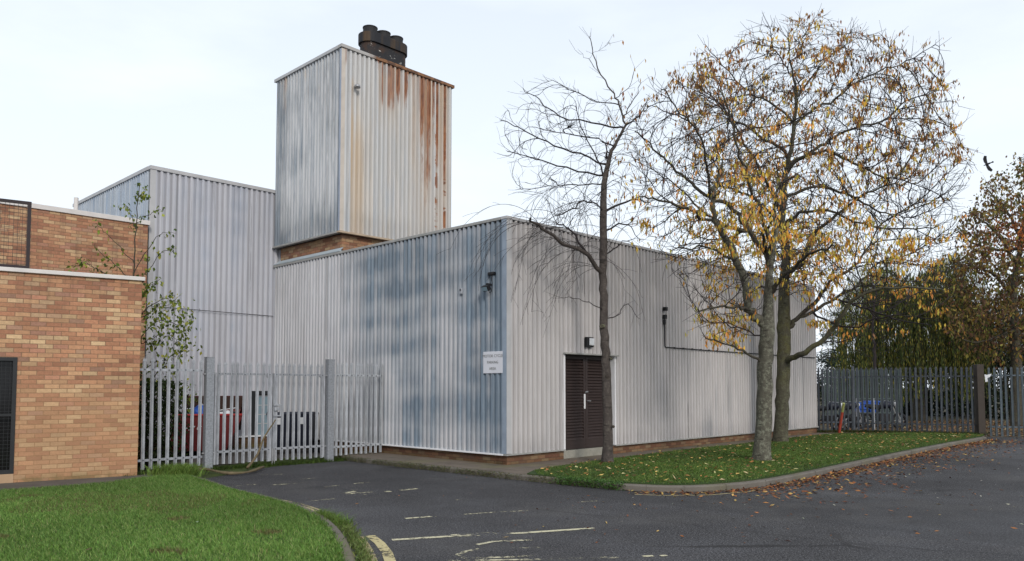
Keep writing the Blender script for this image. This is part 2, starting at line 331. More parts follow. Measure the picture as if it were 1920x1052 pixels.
M_ = dict(
 asphalt=asphalt(), ground=ground_mat(), soil=soil_mat(), moss=moss_mat(),
 pave=slab_mat('paving', (.15,.122,.097), .45), path=slab_mat('old_path', (.10,.09,.082), .2, False), kerb=slab_mat('kerb_concrete', (.145,.13,.112), .35, False),
 kerbdark=slab_mat('mossy_kerb', (.15,.13,.11), .35, False), concrete=slab_mat('concrete', (.30,.29,.25), .2, False),
 yel=paint_mat('yellow_paint', (.50,.43,.23), .42), yel2=paint_mat('worn_paint', (.56,.52,.36), .52), yel3=paint_mat('dirty_yellow_paint', (.36,.30,.17), .42),
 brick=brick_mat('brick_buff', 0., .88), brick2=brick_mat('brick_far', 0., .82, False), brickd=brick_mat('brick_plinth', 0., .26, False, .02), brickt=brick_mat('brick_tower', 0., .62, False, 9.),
 cap=simple('capping_grey', (.42,.42,.43), .5, 0., .25, 3), capd=simple('capping_dull', (.30,.30,.29), .55, 0., .4, 5), capw=simple('fascia_white', (.60,.57,.55), .5, 0., .18, 4),
 trim=simple('corner_trim', (.25,.30,.37), .5, 0., .3, 4), white=simple('white_paint', (.72,.72,.74), .45, 0., .08, 4),
 galv=simple('galvanised', (.33,.345,.375), .6, .25, .25, 9, ov=.14), galvpost=simple('galvanised_post', (.25,.265,.29), .65, .2, .55, 28), galvd=simple('galvanised_shaded', (.060,.070,.085), .6, .2, .3, 9, ov=.25),  # galvd: weathered steel, with the right-hand fence's shade put into its colour
 galvg=simple('galvanised_green', (.085,.11,.11), .6, .1, .3, 6), brown=simple('brown_timber', (.045,.036,.03), .7, 0, .3, 8),
 door=simple('brown_door_paint', (.036,.024,.022), .5, 0., .2, 5), black=simple('black_plastic', (.012,.012,.014), .5, 0, .2, 6), steel=simple('steel', (.35,.35,.36), .4, .6, .2, 8),
 navy=simple('navy_plastic', (.012,.015,.028), .45, 0, .2, 6), red=simple('skip_red', (.11,.010,.012), .5, 0., .35, 3), rusty=simple('rusty_inside', (.035,.018,.014), .85, 0, .4, 5),
 blue=simple('blue_plastic', (.02,.08,.36), .5, 0, .15, 5), bag=simple('pale_plastic', (.55,.57,.60), .5, 0, .3, 6), soot=simple('soot', (.02,.02,.022), .7, 0., .4, 6),
 glass=simple('dark_glass', (.012,.012,.013), .12, 0, .1, 2), frost=simple('frosted_glass', (.20,.28,.33), .25, 0, .2, 2), frame=simple('black_frame', (.022,.024,.027), .45, .1, .3, 5), log=bark_mat('log_bark', (.13,.10,.06), (.14,.13,.06), .6),
 bark1=bark_mat('bark_dark', (.060,.050,.045), (.16,.14,.12), .35), bark2=bark_mat('bark_lichen', (.085,.080,.062), (.24,.25,.19), .6), bark3=bark_mat('bark_mossy', (.065,.060,.042), (.15,.16,.10), .45, (.02,.018,.015), (1.2, 2.2, 3.2)),
 twig=simple('twig_bark', (.030,.024,.025), .85, 0, .3, 3), limb=bark_mat('limb_bark', (.055,.048,.038), (.10,.10,.05), .5),
 leaf=foliage_mat('leaf'), grass=foliage_mat('grass_blade', .55, .25), fallen=foliage_mat('fallen_leaf', .7, .1), needle=foliage_mat('dense_foliage', .7, .15),
 poleR=simple('red_paint', (.42,.07,.045), .6, 0, .3, 8), poleY=simple('olive_yellow_paint', (.28,.30,.10), .6, 0, .3, 8), crow=simple('black_feather', (.01,.01,.012), .6, 0, .2, 8),
 roof=simple('roof_felt', (.12,.12,.12), .9, 0, .3, 2), ink=simple('sign_ink', (.16,.16,.15), .7, 0, .3, 40), boltc=simple('bolt', (.09,.10,.12), .5, .3, .1, 9))
# ------------------------------------------------------------------ ground, road, kerbs
def poly_sheet(name, pts, z, mat, thick=0., kind='structure', parent=None):
    m = MB(); n = len(pts)
    if thick: m.prism([(p[0], p[1]) for p in pts], z-thick, z)
    else: m.face([(p[0], p[1], z) for p in pts])
    o = m.build(name, mat, parent); tag(o, kind=kind)
    return o
def ccw(pts):
    a = sum(pts[i][0]*pts[(i+1) % len(pts)][1]-pts[(i+1) % len(pts)][0]*pts[i][1] for i in range(len(pts))); return pts if a > 0 else pts[::-1]
def smooth(px, n=6):      # Catmull-Rom through points
    q = [Vector(p) for p in px]; out = []
    for i in range(len(q)-1):
        a = q[max(i-1, 0)]; b = q[i]; c = q[i+1]; d = q[min(i+2, len(q)-1)]
        for k in range(n):
            t = k/n; out.append(.5*((2*b)+(c-a)*t+(2*a-5*b+4*c-d)*t*t+(3*b-a-3*c+d)*t**3))
    return out+[q[-1]]
poly_sheet('ground', [(-400,-60),(400,-60),(400,700),(-400,700)], -.03, M_['ground'])
road = [(-30,-20),(60,-20),(60,22.5)]+[G(1920,824), G(1862,818)]+[G(1880,830)]
poly_sheet('road', ccw([(-30,-25),(60,-25),(60,24),(17.6,24.6),(15.0,24.9),(8,23),(3,20),P(.3,4.2)[:2],(-2.2,17.6),(-3.9,17.4),(-6.1,15.6),(-7.0,14.4),(-30,6)]), 0., M_['asphalt'])
KERB_R = smooth([G(*p) for p in [(628,861),(700,870),(790,880),(870,889),(960,899),(1060,909),(1140,917),(1200,921),(1260,923),(1320,922),(1390,917),(1450,909),(1530,893),(1600,877),(1680,859),(1750,844),(1800,834),(1850,825)]], 5)
def offset_line(pts, d):
    out = []
    for i, p in enumerate(pts):
        t = (pts[min(i+1, len(pts)-1)]-pts[max(i-1, 0)]); t.z = 0; t.normalize(); out.append(Vector((p.x-t.y*d, p.y+t.x*d, p.z)))
    return out
KI = offset_line(KERB_R, .10)
def strip(name, a, b, z0, z1, mat, jitter=0., gap=0, kind='structure'):
    m = MB(); n = len(a)
    for i in range(n-1):
        if gap and i % gap == gap-1: s0, s1 = 0., .97
        else: s0, s1 = 0., 1.
        a0, a1 = a[i].lerp(a[i+1], s0), a[i].lerp(a[i+1], s1); b0, b1 = b[i].lerp(b[i+1], s0), b[i].lerp(b[i+1], s1)
        ch = .02*(b0-a0).normalized() if (b0-a0).length > 0 else Vector()
        def q(p, z): return (p.x, p.y, z)
        m.face([q(a0, z0), q(a1, z0), q(a1, z1-.02), q(a0, z1-.02)]); m.face([q(a0, z1-.02), q(a1, z1-.02), q(a1+ch, z1), q(a0+ch, z1)])
        m.face([q(a0+ch, z1), q(a1+ch, z1), q(b1, z1), q(b0, z1)]); m.face([q(b0, z1), q(b1, z1), q(b1, z0), q(b0, z0)])
        if s1 < 1: m.face([q(a1, z0), q(b1, z0), q(b1, z1), q(a1, z1)]); 
    return tag(m.build(name, mat), kind=kind)
strip('kerb', KERB_R, KI, -.01, .092, M_['kerb'], gap=6)
# raised apron (pavement) around the plinth, then the turf of the verge on top of it
rim = [p for p in offset_line(KERB_R, .113)]
apron = [(p.x, p.y) for p in rim]+[G(1850, 812, .1)[:2], P(14.9, -.3)[:2], P(14.9, .5)[:2], P(.5, .5)[:2], P(.3, 5.)[:2], P(-.15, 4.6)[:2]]
poly_sheet('pavement', ccw([tuple(p) for p in apron]), .094, M_['pave'], .1)
G1 = [p for p in offset_line(KERB_R, .12) if p.x > G(985, 889).x]
turf_edge = [G(*p, .1) for p in [(1850,813),(1700,813),(1570,813),(1480,822),(1400,832),(1250,848),(1135,863),(1060,873),(1000,883)]]
verge_poly = [(p.x, p.y) for p in G1]+[(p.x, p.y) for p in turf_edge]
poly_sheet('verge_turf', ccw(verge_poly), .112, M_['soil'], .03)
# left lawn with its kerb
LK = smooth([G(*p) for p in [(720,1300),(690,1150),(664,1052),(650,1020),(632,995),(606,974),(560,953),(500,936),(440,922),(400,908),(362,897)]], 5)
LI = offset_line(LK, .11)
strip('lawn_kerb', LK, LI, -.01, .055, M_['kerbdark'], gap=5)
lawn_in = offset_line(LK, .112)
lawn_poly = [(p.x, p.y) for p in lawn_in]+[tuple(G(*p, .04)[:2]) for p in [(330,891),(285,897),(190,908),(100,915),(0,922),(-200,935)]]+[(-12, 8), (-12, 1.5), (-1.0, 1.5)]
poly_sheet('lawn_soil', ccw(lawn_poly), .045, M_['soil'], .05)
poly_sheet('brick_wall_path', ccw([tuple(G(*p)[:2]) for p in [(300,894),(285,903),(190,915),(100,921),(0,928),(-300,955)]]+[tuple((BC-BW*6-BN*.2)[:2]), tuple((BC-BW*6+BN*.3)[:2]), tuple((BC+BN*.3+BW*.2)[:2])]), .03, M_['path'], .05)
poly_sheet('moss_patch', ccw([tuple(p[:2]) for p in smooth([G(*p) for p in [(330,893),(375,898),(430,890),(480,880),(540,872),(604,866),(640,862),(600,856),(500,862),(400,876),(330,880)]], 3)]), .004, M_['moss'])
poly_sheet('yard_paving', ccw([tuple(p) for p in [(-7.6,16.2),(-5.6,16.4),(-3.6,18.6),(-.5,20.5),(-1,24),(-9,20)]]), -.02, M_['path'])
# road markings (thin worn sheets)
def stroke(mb, pts, wd):
    pts = [G(*p, .004) for p in pts]; a = offset_line(pts, wd/2); b = offset_line(pts, -wd/2)
    for i in range(len(pts)-1): mb.face([(q.x, q.y, .004) for q in (b[i], b[i+1], a[i+1], a[i])])
mk = MB()
for pts, wd in [([(735,1012),(850,1005),(980,999),(1115,990)],.085), ([(760,972),(810,968)],.07), ([(815,968),(850,966),(900,962)],.05), ([(900,962),(990,957)],.04),
    ([(845,1003),(930,998)],.05), ([(1000,1012),(925,1015),(895,1021)],.06), ([(1010,1027),(960,1027)],.05), ([(1005,1026),(1022,1033)],.05), ([(900,1029),(872,1034),(858,1040),(872,1046),(900,1046),(980,1043),(1012,1040)],.06),
    ([(840,1051),(1000,1049),(1100,1046),(1130,1045)],.06), ([(1128,1044),(1160,1046)],.08),([(1205,1043),(1225,1042)],.06),([(1238,1042),(1250,1041)],.05),
    ([(545,944),(600,938),(628,935)],.10), ([(410,914),(480,908)],.05), ([(512,909),(545,907),(575,904)],.08), ([(575,909),(592,908)],.06), ([(610,913),(636,910)],.07),
    ([(645,925),(665,921)],.08), ([(650,926),(697,922)],.10), ([(672,928),(703,925)],.07), ([(660,919),(668,918)],.1), ([(665,907),(690,904)],.08), ([(750,919),(782,916)],.10), ([(723,922),(732,921)],.1),
    ([(490,890),(530,889)],.05), ([(556,899),(595,896)],.04), ([(852,937),(878,936)],.06),([(1090,941),(1120,939)],.04)]: stroke(mk, pts, wd)
tag(mk.build('road_marking', M_['yel2']), kind='structure')
mk = MB(); stroke(mk, [(420,925),(450,930),(500,936),(540,944),(575,952),(604,963)], .07); stroke(mk, [(430,922),(470,927),(510,934),(560,943),(600,956)], .04); tag(mk.build('faded_edge_line', M_['yel3']), kind='structure')
mk = MB(); stroke(mk, smooth([(694,1004,0),(712,1018,0),(726,1036,0),(733,1056,0),(742,1100,0)], 4) and [(694,1004),(712,1018),(726,1036),(733,1056),(745,1100)], .105); tag(mk.build('yellow_line', M_['yel']), kind='structure')
mk = MB(); stroke(mk, [(672,1006),(684,1022),(694,1040),(700,1060),(708,1100)], .10); tag(mk.build('yellow_line', M_['yel3']), kind='structure')
mk = MB(); stroke(mk, [(1190,927),(1250,929),(1330,928),(1400,922),(1440,916)], .05); tag(mk.build('faded_edge_line', M_['yel3']), kind='structure')
# ------------------------------------------------------------------ cladding
def corr(mb, x0, x1, z0, z1, p=.14, d=.042):
    prof = [(0, 0), (.052, 0), (.068, -d), (.118, -d), (.134, 0)]; xs = []
    i = math.floor(x0/p)
    while i*p < x1:
        for a, b in prof:
            x = i*p+a
            if x0 < x < x1: xs.append((x, b))
        i += 1
    def yat(x):
        f = x-math.floor(x/p)*p
        for (a, b), (c, e) in zip(prof, prof[1:]+[(p, 0)]):
            if a <= f <= c: return b+(e-b)*(f-a)/max(c-a, 1e-6)
        return 0
    xs = [(x0, yat(x0))]+xs+[(x1, yat(x1))]
    for (a, ya), (b, yb) in zip(xs, xs[1:]): mb.face([(a, ya, z0), (b, yb, z0), (b, yb, z1), (a, ya, z1)])
    return mb
ZT, L1, L2 = 4.908, 9.0, 14.72
def f_left(m, st, cl, pan):
    s = m.x*-1.+L1        # distance from the front corner
    big = m.noise(scale=(2.2, 1, .42), sc=.8, det=6, rough=.6, off=33)*.62+m.noise(scale=(.5, 1, 2.2), sc=.9, det=4, off=36)*.38
    side = s.sst(6.3, 4.3)*.9
    top = m.z.sst(2.6, 4.2)*.36; corner = s.sst(1.35, .6)*.55
    band = m.z.sst(.55, .95)*m.z.sst(1.9, 1.3)*s.sst(3.2, 2.4)*.30
    pale = s.sst(3.6, 3.3)*0.+ (s.sst(1.45, 1.8)*s.sst(3.4, 2.9)*m.z.sst(4.3, 3.6)*m.z.sst(1.2, 1.9))*.16
    low = m.z.sst(.9, .35)*.35+s.sst(3.0, 3.6)*m.z.sst(2.6, 1.6)*.45
    base = side*(big*2.2-.46+(st-.5)*1.2+(pan-.5)*.62+top+band-pale-low+st*.35)
    return (base*.92+corner*(st*1.1+.15)*1.0).max(st.sst(.55, .75)*.22)
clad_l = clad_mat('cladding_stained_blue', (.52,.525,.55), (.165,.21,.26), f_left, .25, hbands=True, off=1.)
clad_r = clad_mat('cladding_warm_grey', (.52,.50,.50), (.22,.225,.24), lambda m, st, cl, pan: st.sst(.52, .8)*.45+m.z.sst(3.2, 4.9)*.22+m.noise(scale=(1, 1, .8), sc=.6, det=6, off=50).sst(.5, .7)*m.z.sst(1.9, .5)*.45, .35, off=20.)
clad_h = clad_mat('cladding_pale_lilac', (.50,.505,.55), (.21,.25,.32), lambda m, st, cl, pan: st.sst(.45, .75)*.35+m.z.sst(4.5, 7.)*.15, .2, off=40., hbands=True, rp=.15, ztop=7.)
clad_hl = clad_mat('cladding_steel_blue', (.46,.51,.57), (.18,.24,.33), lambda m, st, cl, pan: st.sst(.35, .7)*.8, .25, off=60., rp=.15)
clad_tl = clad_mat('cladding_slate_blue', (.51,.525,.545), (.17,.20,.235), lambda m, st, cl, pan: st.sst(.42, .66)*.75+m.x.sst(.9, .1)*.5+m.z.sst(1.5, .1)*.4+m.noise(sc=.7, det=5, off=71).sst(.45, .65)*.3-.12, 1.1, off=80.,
    rust=lambda m, st, s2: (m.noise(scale=(8, 1, .5), sc=1, det=5, off=91).sst(.64, .72)*m.z.sst(3.0, 4.6)*.9, m.noise(scale=(6, 1, .5), sc=1, det=5, off=95).sst(.60, .72)*m.z.sst(2., 4.6)*.5))
def rust_r(m, st, s2):
    x, z = m.x, m.z
    n = m.noise(scale=(11, 1, 1.1), sc=1, det=6, rough=.7, off=101); n2 = m.noise(scale=(3.5, 1, .45), sc=1, det=5, off=105)
    rib = m.white((x/.14).floor(), 5.); h = z/4.75
    right = x.sst(2.0, 2.3)*x.sst(3.6, 3.45)*(h*.62+.20); mid = x.sst(.9, 1.2)*x.sst(2.3, 1.9)*h.sst(.50, 1.)*.95; topb = h.sst(.955, 1.)*1.0
    amt = (right.max(mid)+topb*.5)
    nf_ = m.noise(scale=(26, 1, 1.5), sc=1, det=7, rough=.75, off=140); gate = m.white((x/.07).floor(), 9.).sst(.30, .62); r = (n*.75+nf_*.6+rib*.3+amt*.95-1.25).sst(-.02, .24)*(gate*.85+.12)
    col = (x.sst(3.02, 3.05)*x.sst(3.16, 3.12)).max(x.sst(3.33, 3.36)*x.sst(3.46, 3.42))
    spots = (m.noise(scale=(2, 1, 3.6), sc=1, det=4, off=115).sst(.50, .56)*col).max(0.)
    drip = ((x-.30).abs().sst(.06, .02)*h.sst(.08, .35)*h.sst(.86, .80)*n2.sst(.25, .55)*.7)
    drip2 = ((x-.48).abs().sst(.30, .05)*h.sst(.70, .45)*.45)
    tint = (right*n2.sst(.30, .60)*.8*(rib*.6+.5)).max(mid*n2.sst(.40, .65)*.5)
    cor = x.sst(.14, .05)*h.sst(.88, .93)
    return r.max(spots).max(cor).max(m.noise(scale=(9, 1, .9), sc=1, det=5, off=120).sst(.66, .72)*x.sst(.6, .3)*.8), tint.max(drip).max(drip2)
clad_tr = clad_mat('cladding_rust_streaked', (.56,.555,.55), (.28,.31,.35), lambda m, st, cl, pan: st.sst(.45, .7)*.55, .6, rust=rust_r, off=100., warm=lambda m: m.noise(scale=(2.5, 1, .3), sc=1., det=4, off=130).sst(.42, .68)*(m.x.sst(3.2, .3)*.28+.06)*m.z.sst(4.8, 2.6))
# ------------------------------------------------------------------ main building
B = empty('industrial_building', CO, 'long low building in ribbed metal, stained blue on one side, with brown double doors', 'building')
ML = T(P(0, L1))@ROT_L; MR = T(P(0, 0))@ROT_R
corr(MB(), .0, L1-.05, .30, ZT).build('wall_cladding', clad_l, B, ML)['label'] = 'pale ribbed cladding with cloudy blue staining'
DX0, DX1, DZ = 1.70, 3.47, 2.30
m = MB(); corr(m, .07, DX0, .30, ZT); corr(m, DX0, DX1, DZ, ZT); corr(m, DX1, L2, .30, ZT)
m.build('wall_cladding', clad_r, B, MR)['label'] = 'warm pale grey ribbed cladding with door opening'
m = MB(); m.box((.06, .03, .0), (DX0-.02, 4, ZT-.05)); m.box((DX1+.02, .03, .0), (L2-.02, 8.9, ZT-.06)); m.box((DX0-.02, .45, 0), (DX1+.02, 4, ZT-.07)); m.box((DX0-.02, .03, DZ+.01), (DX1+.02, .45, ZT-.07)); m.box((.06, 4, 0), (DX1+.02, 8.95, ZT-.08))
m.build('inner_core', M_['capd'], B, MR)  # unseen solid boxes added behind the cladding to block light
m = MB(); m.box((.0, .02, ZT-.04), (L2, 8.96, ZT-.01)); m.build('roof', M_['roof'], B, MR)
m = MB(); m.box((-.055, -.055, ZT), (L2+.05, .12, ZT+.060)); m.box((L2-.1, .121, ZT), (L2+.05, 9.0, ZT+.073))
for k in range(1, 7): m.box((k*2.3, -.0575, ZT-.002), (k*2.3+.03, .122, ZT+.063))
m.build('roof_edge', M_['cap'], B, MR, bevel=.006)
m = MB(); m.box((.0, -.055, ZT), (L1-.125, .12, ZT+.060))
for k in range(0, 4): m.box((k*2.4+.9, -.0575, ZT-.002), (k*2.4+.93, .122, ZT+.063))
m.build('roof_edge', M_['capd'], B, ML, bevel=.006)
m = MB(); m.box((0, -.02, ZT-.022), (L2, .03, ZT-.001)); m.build('soffit_strip', M_['black'], B, MR)
m = MB(); m.box((0, -.02, ZT-.022), (L1, .03, ZT-.001)); m.build('soffit_strip', M_['black'], B, ML)
# corner trim: two folded faces
m = MB(); m.box((-.045, -.045, .31), (.085, -.038, ZT-.003)); m.build('corner_trim', M_['cap'], B, MR)
m = MB(); m.box((L1-.085, -.045, .31), (L1+.036, -.038, ZT-.003)); m.build('corner_trim', M_['trim'], B, ML)
# drip lip and plinth
m = MB(); m.box((-.07, -.07, .272), (DX0, .03, .302)); m.box((DX1, -.07, .272), (L2, .03, .302)); m.build('drip_flashing', M_['capd'], B, MR, bevel=.004)
m = MB(); m.box((.0, -.07, .272), (L1-.04, .03, .302)); m.build('drip_flashing', M_['white'], B, ML, bevel=.004)
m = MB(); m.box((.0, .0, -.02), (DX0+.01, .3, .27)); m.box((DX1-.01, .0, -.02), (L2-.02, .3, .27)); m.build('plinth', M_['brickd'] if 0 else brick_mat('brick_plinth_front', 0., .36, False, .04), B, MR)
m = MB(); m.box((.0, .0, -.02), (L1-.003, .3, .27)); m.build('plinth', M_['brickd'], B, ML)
# doors
m = MB(); m.box((DX0, .02, .09), (DX1, .5, .26)); m.build('door_step', M_['concrete'], B, MR, bevel=.01)
m = MB(); m.box((DX0-.05, -.13, DZ-.005), (DX1+.06, .05, DZ+.03)); m.build('door_canopy', M_['capd'], B, MR, bevel=.004)
[MB().box((x-.025, -.05, .30), (x+.025, .12, DZ-.006)).build('door_jamb', M_['white'], B, MR) for x in (DX0-.01, DX1+.01)]
DW = (DX1-DX0)/2
for k in range(2):
    x0 = DX0+.017+k*(DW-.014); x1 = x0+DW-.022
    m = MB(); y = .10
    m.box((x0, y, .27), (x0+.07, y+.045, DZ-.01)); m.box((x1-.07, y, .27), (x1, y+.045, DZ-.01)); m.box((x0+.07, y, DZ-.09), (x1-.07, y+.045, DZ-.01)); m.box((x0+.07, y, .27), (x1-.07, y+.045, .47)); m.box((x0+.07, y+.035, .47), (x1-.07, y+.044, DZ-.09))
    n = 27; z0 = .47; dz = (DZ-.09-.47)/n
    for i in range(n):
        z = z0+i*dz; n0 = len(m.v)
        m.face([(x0+.07, y-.004, z), (x1-.07, y-.004, z), (x1-.07, y+.034, z+dz*.97), (x0+.07, y+.034, z+dz*.97)]); m.face([(x0+.07, y+.034, z-.001), (x1-.07, y+.034, z-.001), (x1-.07, y-.004, z), (x0+.07, y-.004, z)])
    d = m.build('door', M_['door'], B, MR)
    h = MB()
    if k == 0: h.box((x1-.062, y-.012, 1.13), (x1-.016, y-.002, 1.45)); h.build('handle_plate', M_['white'], d, MR)
    else:
        h.tube([(x0+.045, y-.0, 1.30), (x0+.045, y-.035, 1.30), (x0+.13, y-.035, 1.295)], .013, 8); h.build('handle', M_['steel'], d, MR); MB().tube([(x0+.03, y-.0, 1.50), (x0+.03, y-.03, 1.5), (x0-.05, y-.03, 1.49)], .016, 8).build('latch', M_['steel'], d, MR)
# things fixed to it
def wallthing(px, py, side, name, label, cat, off=0., group=None):
    if side == 'L': a, z = onL(px, py, -.04-off); return empty(name, P(-.04-off, a, z), label, cat, group, ROT_L)
    a, z = onR(px, py, -.04-off); return empty(name, P(a, -.04-off, z), label, cat, group, ROT_R)
t = wallthing(924.5, 679.5, 'L', 'parking_sign', 'white metal sign reading MOTOR CYCLE PARKING AREA on the blue-stained wall', 'sign')
W0 = WM[t.name]; sw, sh = .27, .215
m = MB(); m.box((-sw, -.012, -sh), (sw, -.004, sh)); m.build('panel', simple('sign_white', (.62,.63,.68), .4, 0, .12, 3), t, W0, bevel=.003)
for i, (txt, size) in enumerate((('MOTOR CYCLE', .082), ('PARKING', .075), ('AREA', .078))):
    text_mesh(txt, size, M_['ink'], t, W0@T((0, -.0145, .125-i*.125))@Matrix.Rotation(math.pi/2, 4, 'X'))
[MB().box((x, 0, z), (x+.03, .03, z+.03)).build('bracket', M_['steel'], t, W0) for x in (-.2, .17) for z in (-.15, .12)]
t = wallthing(921, 534, 'L', 'floodlight', 'small black floodlight with loose cable on the blue-stained wall', 'light'); W0 = WM[t.name]
m = MB(); m.box((-.09, -.20, -.06), (.08, -.11, .05)); m.build('lamp_housing', M_['black'], t, W0@Matrix.Rotation(.5, 4, 'X'), bevel=.01)
m = MB(); m.box((-.07, -.21, -.045), (.06, -.203, .035)); m.build('lens', M_['frost'], t, W0@Matrix.Rotation(.5, 4, 'X'))
m = MB(); m.box((-.02, -.13, -.02), (.02, 0, .02)); MB().box((-.06, -.05, .19), (.10, .03, .25)).build('cable_box', M_['black'], t, W0, bevel=.01); m.build('bracket', M_['black'], t, W0)
m = MB(); m.tube([(.04, -.02, .2), (.05, -.03, .1), (.09, -.05, .0), (.06, -.05, -.14), (.0, -.04, -.17), (-.03, -.06, -.08), (.0, -.1, 0)], .006, 5); m.tube([(.04, -.02, .2), (.03, -.03, .05), (.02, -.05, 0)], .005, 5); m.build('cable', M_['black'], t, W0)
t = wallthing(866, 546, 'L', 'junction_box', 'small rust-stained grey box fixed high on the blue-stained wall', 'box'); W0 = WM[t.name]
m = MB(); m.box((-.035, -.04, -.06), (.035, 0, .06)); m.build('body', M_['galv'], t, W0, bevel=.006); m = MB(); m.cyl((0, -.042, .02), .018, -.01, 10, 'y'); m.build('socket', M_['black'], t, W0)
t = wallthing(1104, 641, 'R', 'bulkhead_light', 'square bulkhead light in a black case above the brown doors', 'light'); W0 = WM[t.name]
m = MB(); m.box((-.15, -.07, -.12), (.09, 0, .10)); m.build('case', M_['black'], t, W0, bevel=.01); m = MB(); m.box((-.08, -.10, -.085), (.08, -.068, .075)); m.build('diffuser', M_['bag'], t, W0, bevel=.02)
a, z = onR(1245, 598, -.06); t = empty('wall_camera_pipe', P(a, -.045, z), 'black sensor box with thin black conduit running down and along the pale wall', 'conduit', None, ROT_R); W0 = WM[t.name]
e0 = onR(1246, 598, -.06); e1 = onR(1246.5, 651, -.06); e2 = onR(1312, 656, -.06); e3 = onR(1528, 671, -.06); q = lambda e: (e[0]-a, -.02, e[1]-z)
m = MB(); m.tube([q(e0), q((e1[0], e1[1]+.03)), q((e1[0]+.03, e1[1])), q(e2), q(e3)], .014, 7)
for k in range(7): f = k/7; m.box((e1[0]-a-.02+f*3, -.036, q(e1)[2]-.02+f*(e3[1]-e1[1])*.3), (e1[0]-a+.02+f*3, .0, q(e1)[2]+.02+f*(e3[1]-e1[1])*.3)) if k else None
m.build('conduit', M_['black'], t, W0)
m = MB(); m.box((-.05, -.08, .0), (.05, 0, .10)); m.cyl((0, -.03, -.02), .035, -.12, 10, 'z'); MB().box((-.035, -.10, .20), (.05, .0, .29)).build('sensor', M_['black'], t, W0, bevel=.006); m.build('sensor_box', M_['black'], t, W0, bevel=.006)
# ------------------------------------------------------------------ tower
def rust_edge():
    m = Mat('rusty_edge', .75); n = m.noise(scale=(2, 1, 4), sc=3, det=6); k = (m.x.sst(.5, 1.3)*.75+n*.9-.55).sst(.1, .45)
    m.color(m.mix(k, (.38,.37,.36), m.mix(n.sst(.4, .6), (.09,.05,.035), (.24,.12,.06)))); return m.m
TV, TU = 5.77, -.03; TZ0, TZ1 = 5.486, 10.15
tl = onL(520, 148, TU)[0]-TV
d_ = ray(847, 160); tt = (P(0, TV).dot(V))/d_.dot(V); tr = (d_*tt-P(TU, TV)).dot(U)
TW = empty('boiler_tower', P(TU, TV, 0), 'tall square ribbed metal tower on a brick base, streaked with orange rust', 'tower')
MTL = T(P(TU, TV+tl, TZ0))@ROT_L; MTR = T(P(TU, TV, TZ0))@ROT_R; hz = TZ1-TZ0
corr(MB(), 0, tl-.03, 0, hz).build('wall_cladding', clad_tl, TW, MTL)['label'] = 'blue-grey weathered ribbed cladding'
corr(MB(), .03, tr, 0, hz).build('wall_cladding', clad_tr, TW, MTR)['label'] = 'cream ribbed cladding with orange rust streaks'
m = MB(); m.box((.03, .04, .02), (tr-.01, tl-.01, hz-.02)); m.build('inner_core', M_['capd'], TW, MTR)
m = MB(); m.box((-.045, -.042, 0.01), (.075, -.036, hz-.02)); m.build('corner_trim', simple('trim_cream', (.50,.45,.40), .6, 0, .3, 3), TW, MTR)
m = MB(); m.box((tl-.075, -.042, 0.01), (tl+.034, -.036, hz-.02)); m.build('corner_trim', simple('trim_blue', (.33,.38,.47), .6, 0, .3, 3), TW, MTL)
m = MB(); m.box((-.07, -.07, hz), (tr+.05, .1, hz+.085)); m.build('roof_edge', rust_edge(), TW, MTR, bevel=.006)
m = MB(); m.box((-.05, -.07, hz), (tl-.102, .1, hz+.085)); m.build('roof_edge', M_['cap'], TW, MTL, bevel=.006)
m = MB(); m.box((.1, .1, hz+.01), (tr, tl, hz+.06)); m.build('roof', M_['roof'], TW, MTR)
m = MB(); m.box((-.07, -.07, -.045), (tr+.03, .05, -.002)); m.build('drip_flashing', simple('rust_cream', (.38,.30,.22), .7, 0, .4, 3), TW, MTR)
m = MB(); m.box((-.07, -.07, -.045), (tl-.06, .05, -.002)); m.build('drip_flashing', M_['capd'], TW, MTL)
m = MB(); m.box((.13, .1, ZT-TZ0-.2), (tr-.15, tl-.12, -.05)); m.build('base', M_['brickt'], TW, MTR)
m = MB(); x0, x1 = .02, tl-.02; m.face([(x0, -.035+.05, ZT-TZ0+.078), (x1, .015, ZT-TZ0+.078), (x1, .118, ZT-TZ0+.19), (x0, .118, ZT-TZ0+.19)]); m.box((x0-.1, .0, ZT-TZ0+.076), (x1, .119, ZT-TZ0+.095)); m.build('base_flashing', simple('flashing_blue_grey', (.40,.46,.50), .5, .1, .2, 4), TW, MTL)
a = onR(665, 163, 0)
d_ = ray(665, 164); tt = (P(0, TV-.04).dot(V))/d_.dot(V); q = d_*tt; t = empty('tower_lamp', (q.x, q.y, q.z+EYE), 'small round lamp high on the rusty side of the tower', 'light', None, ROT_R); W0 = WM[t.name]
m = MB(); m.cyl((0, .0, 0), .03, -.12, 10, 'y'); m.build('bracket', M_['steel'], t, W0); m = MB(); m.tube([(0, -.12, .05), (0, -.12, .02), (0, -.12, -.04)], [.03, .075, .08], 12); m.build('lamp_shade', M_['steel'], t, W0, smooth=True)
